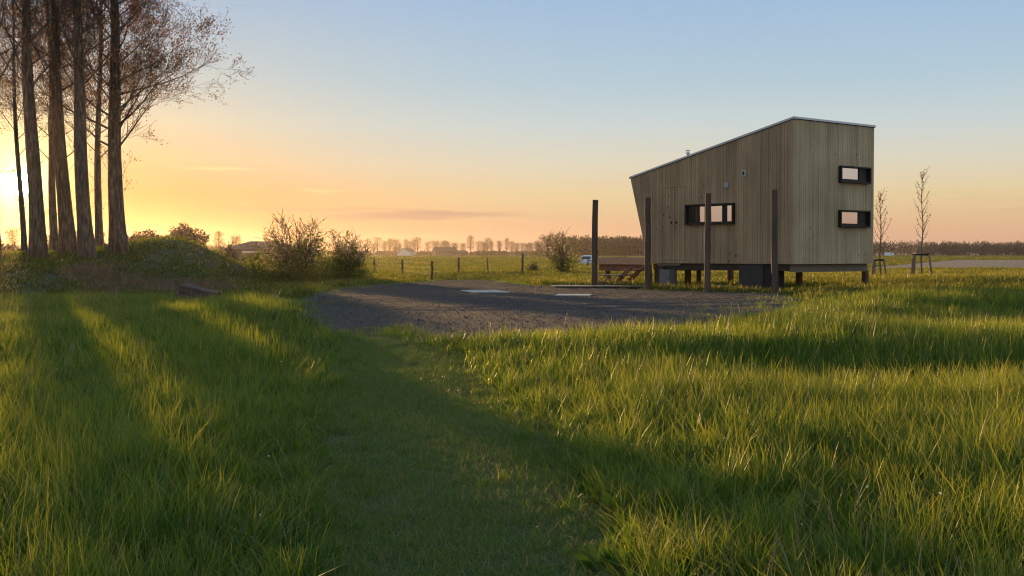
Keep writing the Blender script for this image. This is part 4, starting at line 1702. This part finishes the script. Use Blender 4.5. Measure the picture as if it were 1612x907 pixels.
# short turf on the path
x, y = wedge(2.8, 24, 380, 0, .22)
d = poly_dist(x, y, PATH) + .4 * jit(x, y)
bare = fbm(x, y, .9, 21.0)
k = (d > -.2) & (poly_dist(x, y, YARD) < .4) & ~((bare > .50 - .36 * sstep(11, 17, y)) & (RG.random(len(x)) < .72)) & ~((y > 18) & (RG.random(len(x)) < .55))
x, y = x[k], y[k]
P, rot = grass_points(x, y)
h = (.9 + .35 * patch(x, y) + RG.normal(0, .3, len(x))).clip(.35, 2.2)
scatter('path_turf', P, rot, np.stack([np.ones_like(h), np.ones_like(h), h], 1), 5, turf, 'short mown turf on the path')
# seed heads, straw and broad-leaved weeds among the grass
def stalk_clump(name, seed):
    rg = random.Random(seed)
    m = MB()
    for q in range(3):
        a = rg.uniform(0, 6.28)
        p = Vector((math.cos(a), math.sin(a), 0)) * rg.uniform(0, .25)
        ln = Vector((rg.uniform(-.22, .22), rg.uniform(-.22, .22), 0))
        h = rg.uniform(.38, .62)
        pts = [p + ln * (t * t) * h + Vector((0, 0, h * t)) for t in (0, .35, .7, .86, .93, 1.0)]
        m.tube(pts, [.0015, .0014, .0012, .0030, .0026, .0008], 4, cap=False)
    me = m.mesh(name)
    me.materials.append(MATS['seed'])
    return bpy.data.objects.new(name, me)


def weed_clump(name, seed):
    rg = np.random.default_rng(seed)
    n = 16
    a = rg.random(n) * 6.28
    D_ = np.stack([np.cos(a), np.sin(a), rg.uniform(.3, 1.6, n)], 1)
    me = leaf_mesh(name, np.stack([np.cos(a) * .02, np.sin(a) * .02, rg.random(n) * .05], 1), rg.uniform(.05, .12, n), rg, .45, D_ * 2)
    me.materials.append(MATS['weed'])
    return bpy.data.objects.new(name, me)


leafmat('seed', (0.22, 0.17, 0.085), (0.33, 0.26, 0.13), 0.3, (1.3, 1.2, .9))
leafmat('weed', (0.045, 0.10, 0.018), (0.075, 0.14, 0.026), 0.4, (1.6, 1.6, .7))
seedc = proto_collection('seed_stalks', [stalk_clump('seed_stalk', 170 + i) for i in range(5)])
weedc = proto_collection('weed_rosettes', [weed_clump('weed', 180 + i) for i in range(4)])
x, y = wedge(4, 26, 1.8, 1)
k = not_bare(x, y) & (fbm(x, y, .4, 41.0) > -.1)
x, y = x[k], y[k]
P, rot = grass_points(x, y)
h = RG.uniform(.7, 1.05, len(x))
scatter('seed_grass', P, rot, np.stack([h, h, h], 1), 5, seedc, 'thin straw-coloured seed stalks among the meadow grass')
x, y = wedge(4, 24, 5, 1)
k = (poly_dist(x, y, YARD) < -.2) & (poly_dist(x, y, PATH) < .2) & (fbm(x, y, .5, 51.0) > .0)
x, y = x[k], y[k]
P, rot = grass_points(x, y)
h = RG.uniform(.7, 1.3, len(x))
P[:, 2] += np.where(poly_dist(x, y, PATH) < -.6, .10, 0)
scatter('broad_weeds', P, rot, np.stack([h, h, h], 1), 4, weedc, 'broad-leaved weeds scattered through the grass')
# ragged tufts growing in from the rims of the path
x, y = wedge(2.8, 24, 60, 0, .25)
d = poly_dist(x, y, PATH)
rim = fbm(x, y, 1.3, 31.0)
k = (d > -.15) & (d < .75) & (RG.random(len(x)) < np.clip(.55 + .6 * rim - d * 1.0, 0, .9)) & (poly_dist(x, y, YARD) < .1)
x, y, d = x[k], y[k], d[k]
P, rot = grass_points(x, y, tilt=.3)
h = RG.uniform(.18, .55, len(x)) * np.clip(1 - d, .3, 1)
scatter('path_rim_grass', P, rot, np.stack([h * .3 + .6, h * .3 + .6, h], 1), 9, tall, 'ragged half-tall grass along the rims of the path')
# loose stones of the yard
def pebble(name, seed):
    import bmesh
    rg = np.random.default_rng(seed)
    bm = bmesh.new()
    bmesh.ops.create_icosphere(bm, subdivisions=1, radius=.5)
    for v in bm.verts:
        v.co *= rg.uniform(.75, 1.15)
        v.co.z *= .7
    me = bpy.data.meshes.new(name)
    bm.to_mesh(me)
    bm.free()
    me.materials.append(MATS['pebble'])
    return bpy.data.objects.new(name, me)


pmat('pebble', (0.085, 0.070, 0.058), 0.9, rand=.6)
peb = proto_collection('pebbles', [pebble('pebble', 160 + i) for i in range(4)])
x, y = wedge(16, 60, 110, 0, .26)
k = (poly_dist(x, y, YARD) + jit(x, y)) > -.1
x, y = x[k], y[k]
P, rot = grass_points(x, y, tilt=1.0)
P[:, 2] += .045 * sstep(.1, .7, poly_dist(x, y, YARD)) + .01 + rut(x, y)
h = .012 + .028 * RG.random(len(x)) ** 5
scatter('gravel_stones', P, rot, np.stack([h, h, h], 1), 4, peb, 'loose dark stones strewn over the gravel yard')
# tiny white flowers in the grass
x, y = wedge(5, 16, 2.2, 0, .42)
k = not_bare(x, y)
x, y = x[k][:26], y[k][:26]
P, rot = grass_points(x, y)
P[:, 2] += RG.uniform(.22, .40, len(x))
fl_ = leaf_mesh('white_flowers', np.repeat(P, 4, 0), .011, RG, .8)
o = link_mesh('white_flowers', fl_, None, MATS['petal'])
tag(o, 'tiny white flowers dotted through the foreground grass', 'flowers', kind='stuff')
# few weeds on the yard rim
x, y = wedge(15, 60, 12, 0)
d = poly_dist(x, y, YARD)
k = (d > -.5) & (d < 2.4) & (RG.random(len(x)) < np.clip(.75 - d * .5 + .5 * fbm(x, y, .9, 71.0), 0.02, 1))
x, y = x[k], y[k]
P, rot = grass_points(x, y)
h = RG.uniform(.15, .4, len(x))
scatter('yard_weeds', P, rot, np.stack([h + .4, h + .4, h], 1), 6, mid, 'thin weeds creeping into the rim of the gravel yard')
# reddish dry stalks at the foot of the mound
dry = proto_collection('dry_clumps', [clump('dry_clump', 150 + i, 22, .35, .25, .75, .022, .5, 2, 'dry_stalk') for i in range(4)])
n = 190
x = RG.uniform(-15, -9.5, n)
y = 41.5 + (x + 14) * -.25 + RG.normal(0, 1.5, n)
P, rot = grass_points(x, y)
h = RG.uniform(.5, 1.0, n)
scatter('dry_stalks', P, rot, np.stack([h, h, h], 1), 4, dry, 'reddish dry stalks along the foot of the mound')

# ------------------------------------------------------------------ haze
hz = MB().box(-1600, 1600, -400, 1600, -1.6, 22.5).build('haze', None)
hm = bpy.data.materials.new('haze')
hm.use_nodes = True
N = hm.node_tree.nodes
N.remove(N['Principled BSDF'])
pv = N.new('ShaderNodeVolumePrincipled')
pv.inputs['Color'].default_value = (0.95, 0.87, 0.80, 1)
pv.inputs['Density'].default_value = HAZE_DENSITY
pv.inputs['Anisotropy'].default_value = 0.80
hm.node_tree.links.new(pv.outputs[0], N['Material Output'].inputs['Volume'])
hz.data.materials.append(hm)
tag(hz, 'thin evening haze lying over the fields', 'haze', kind='stuff')
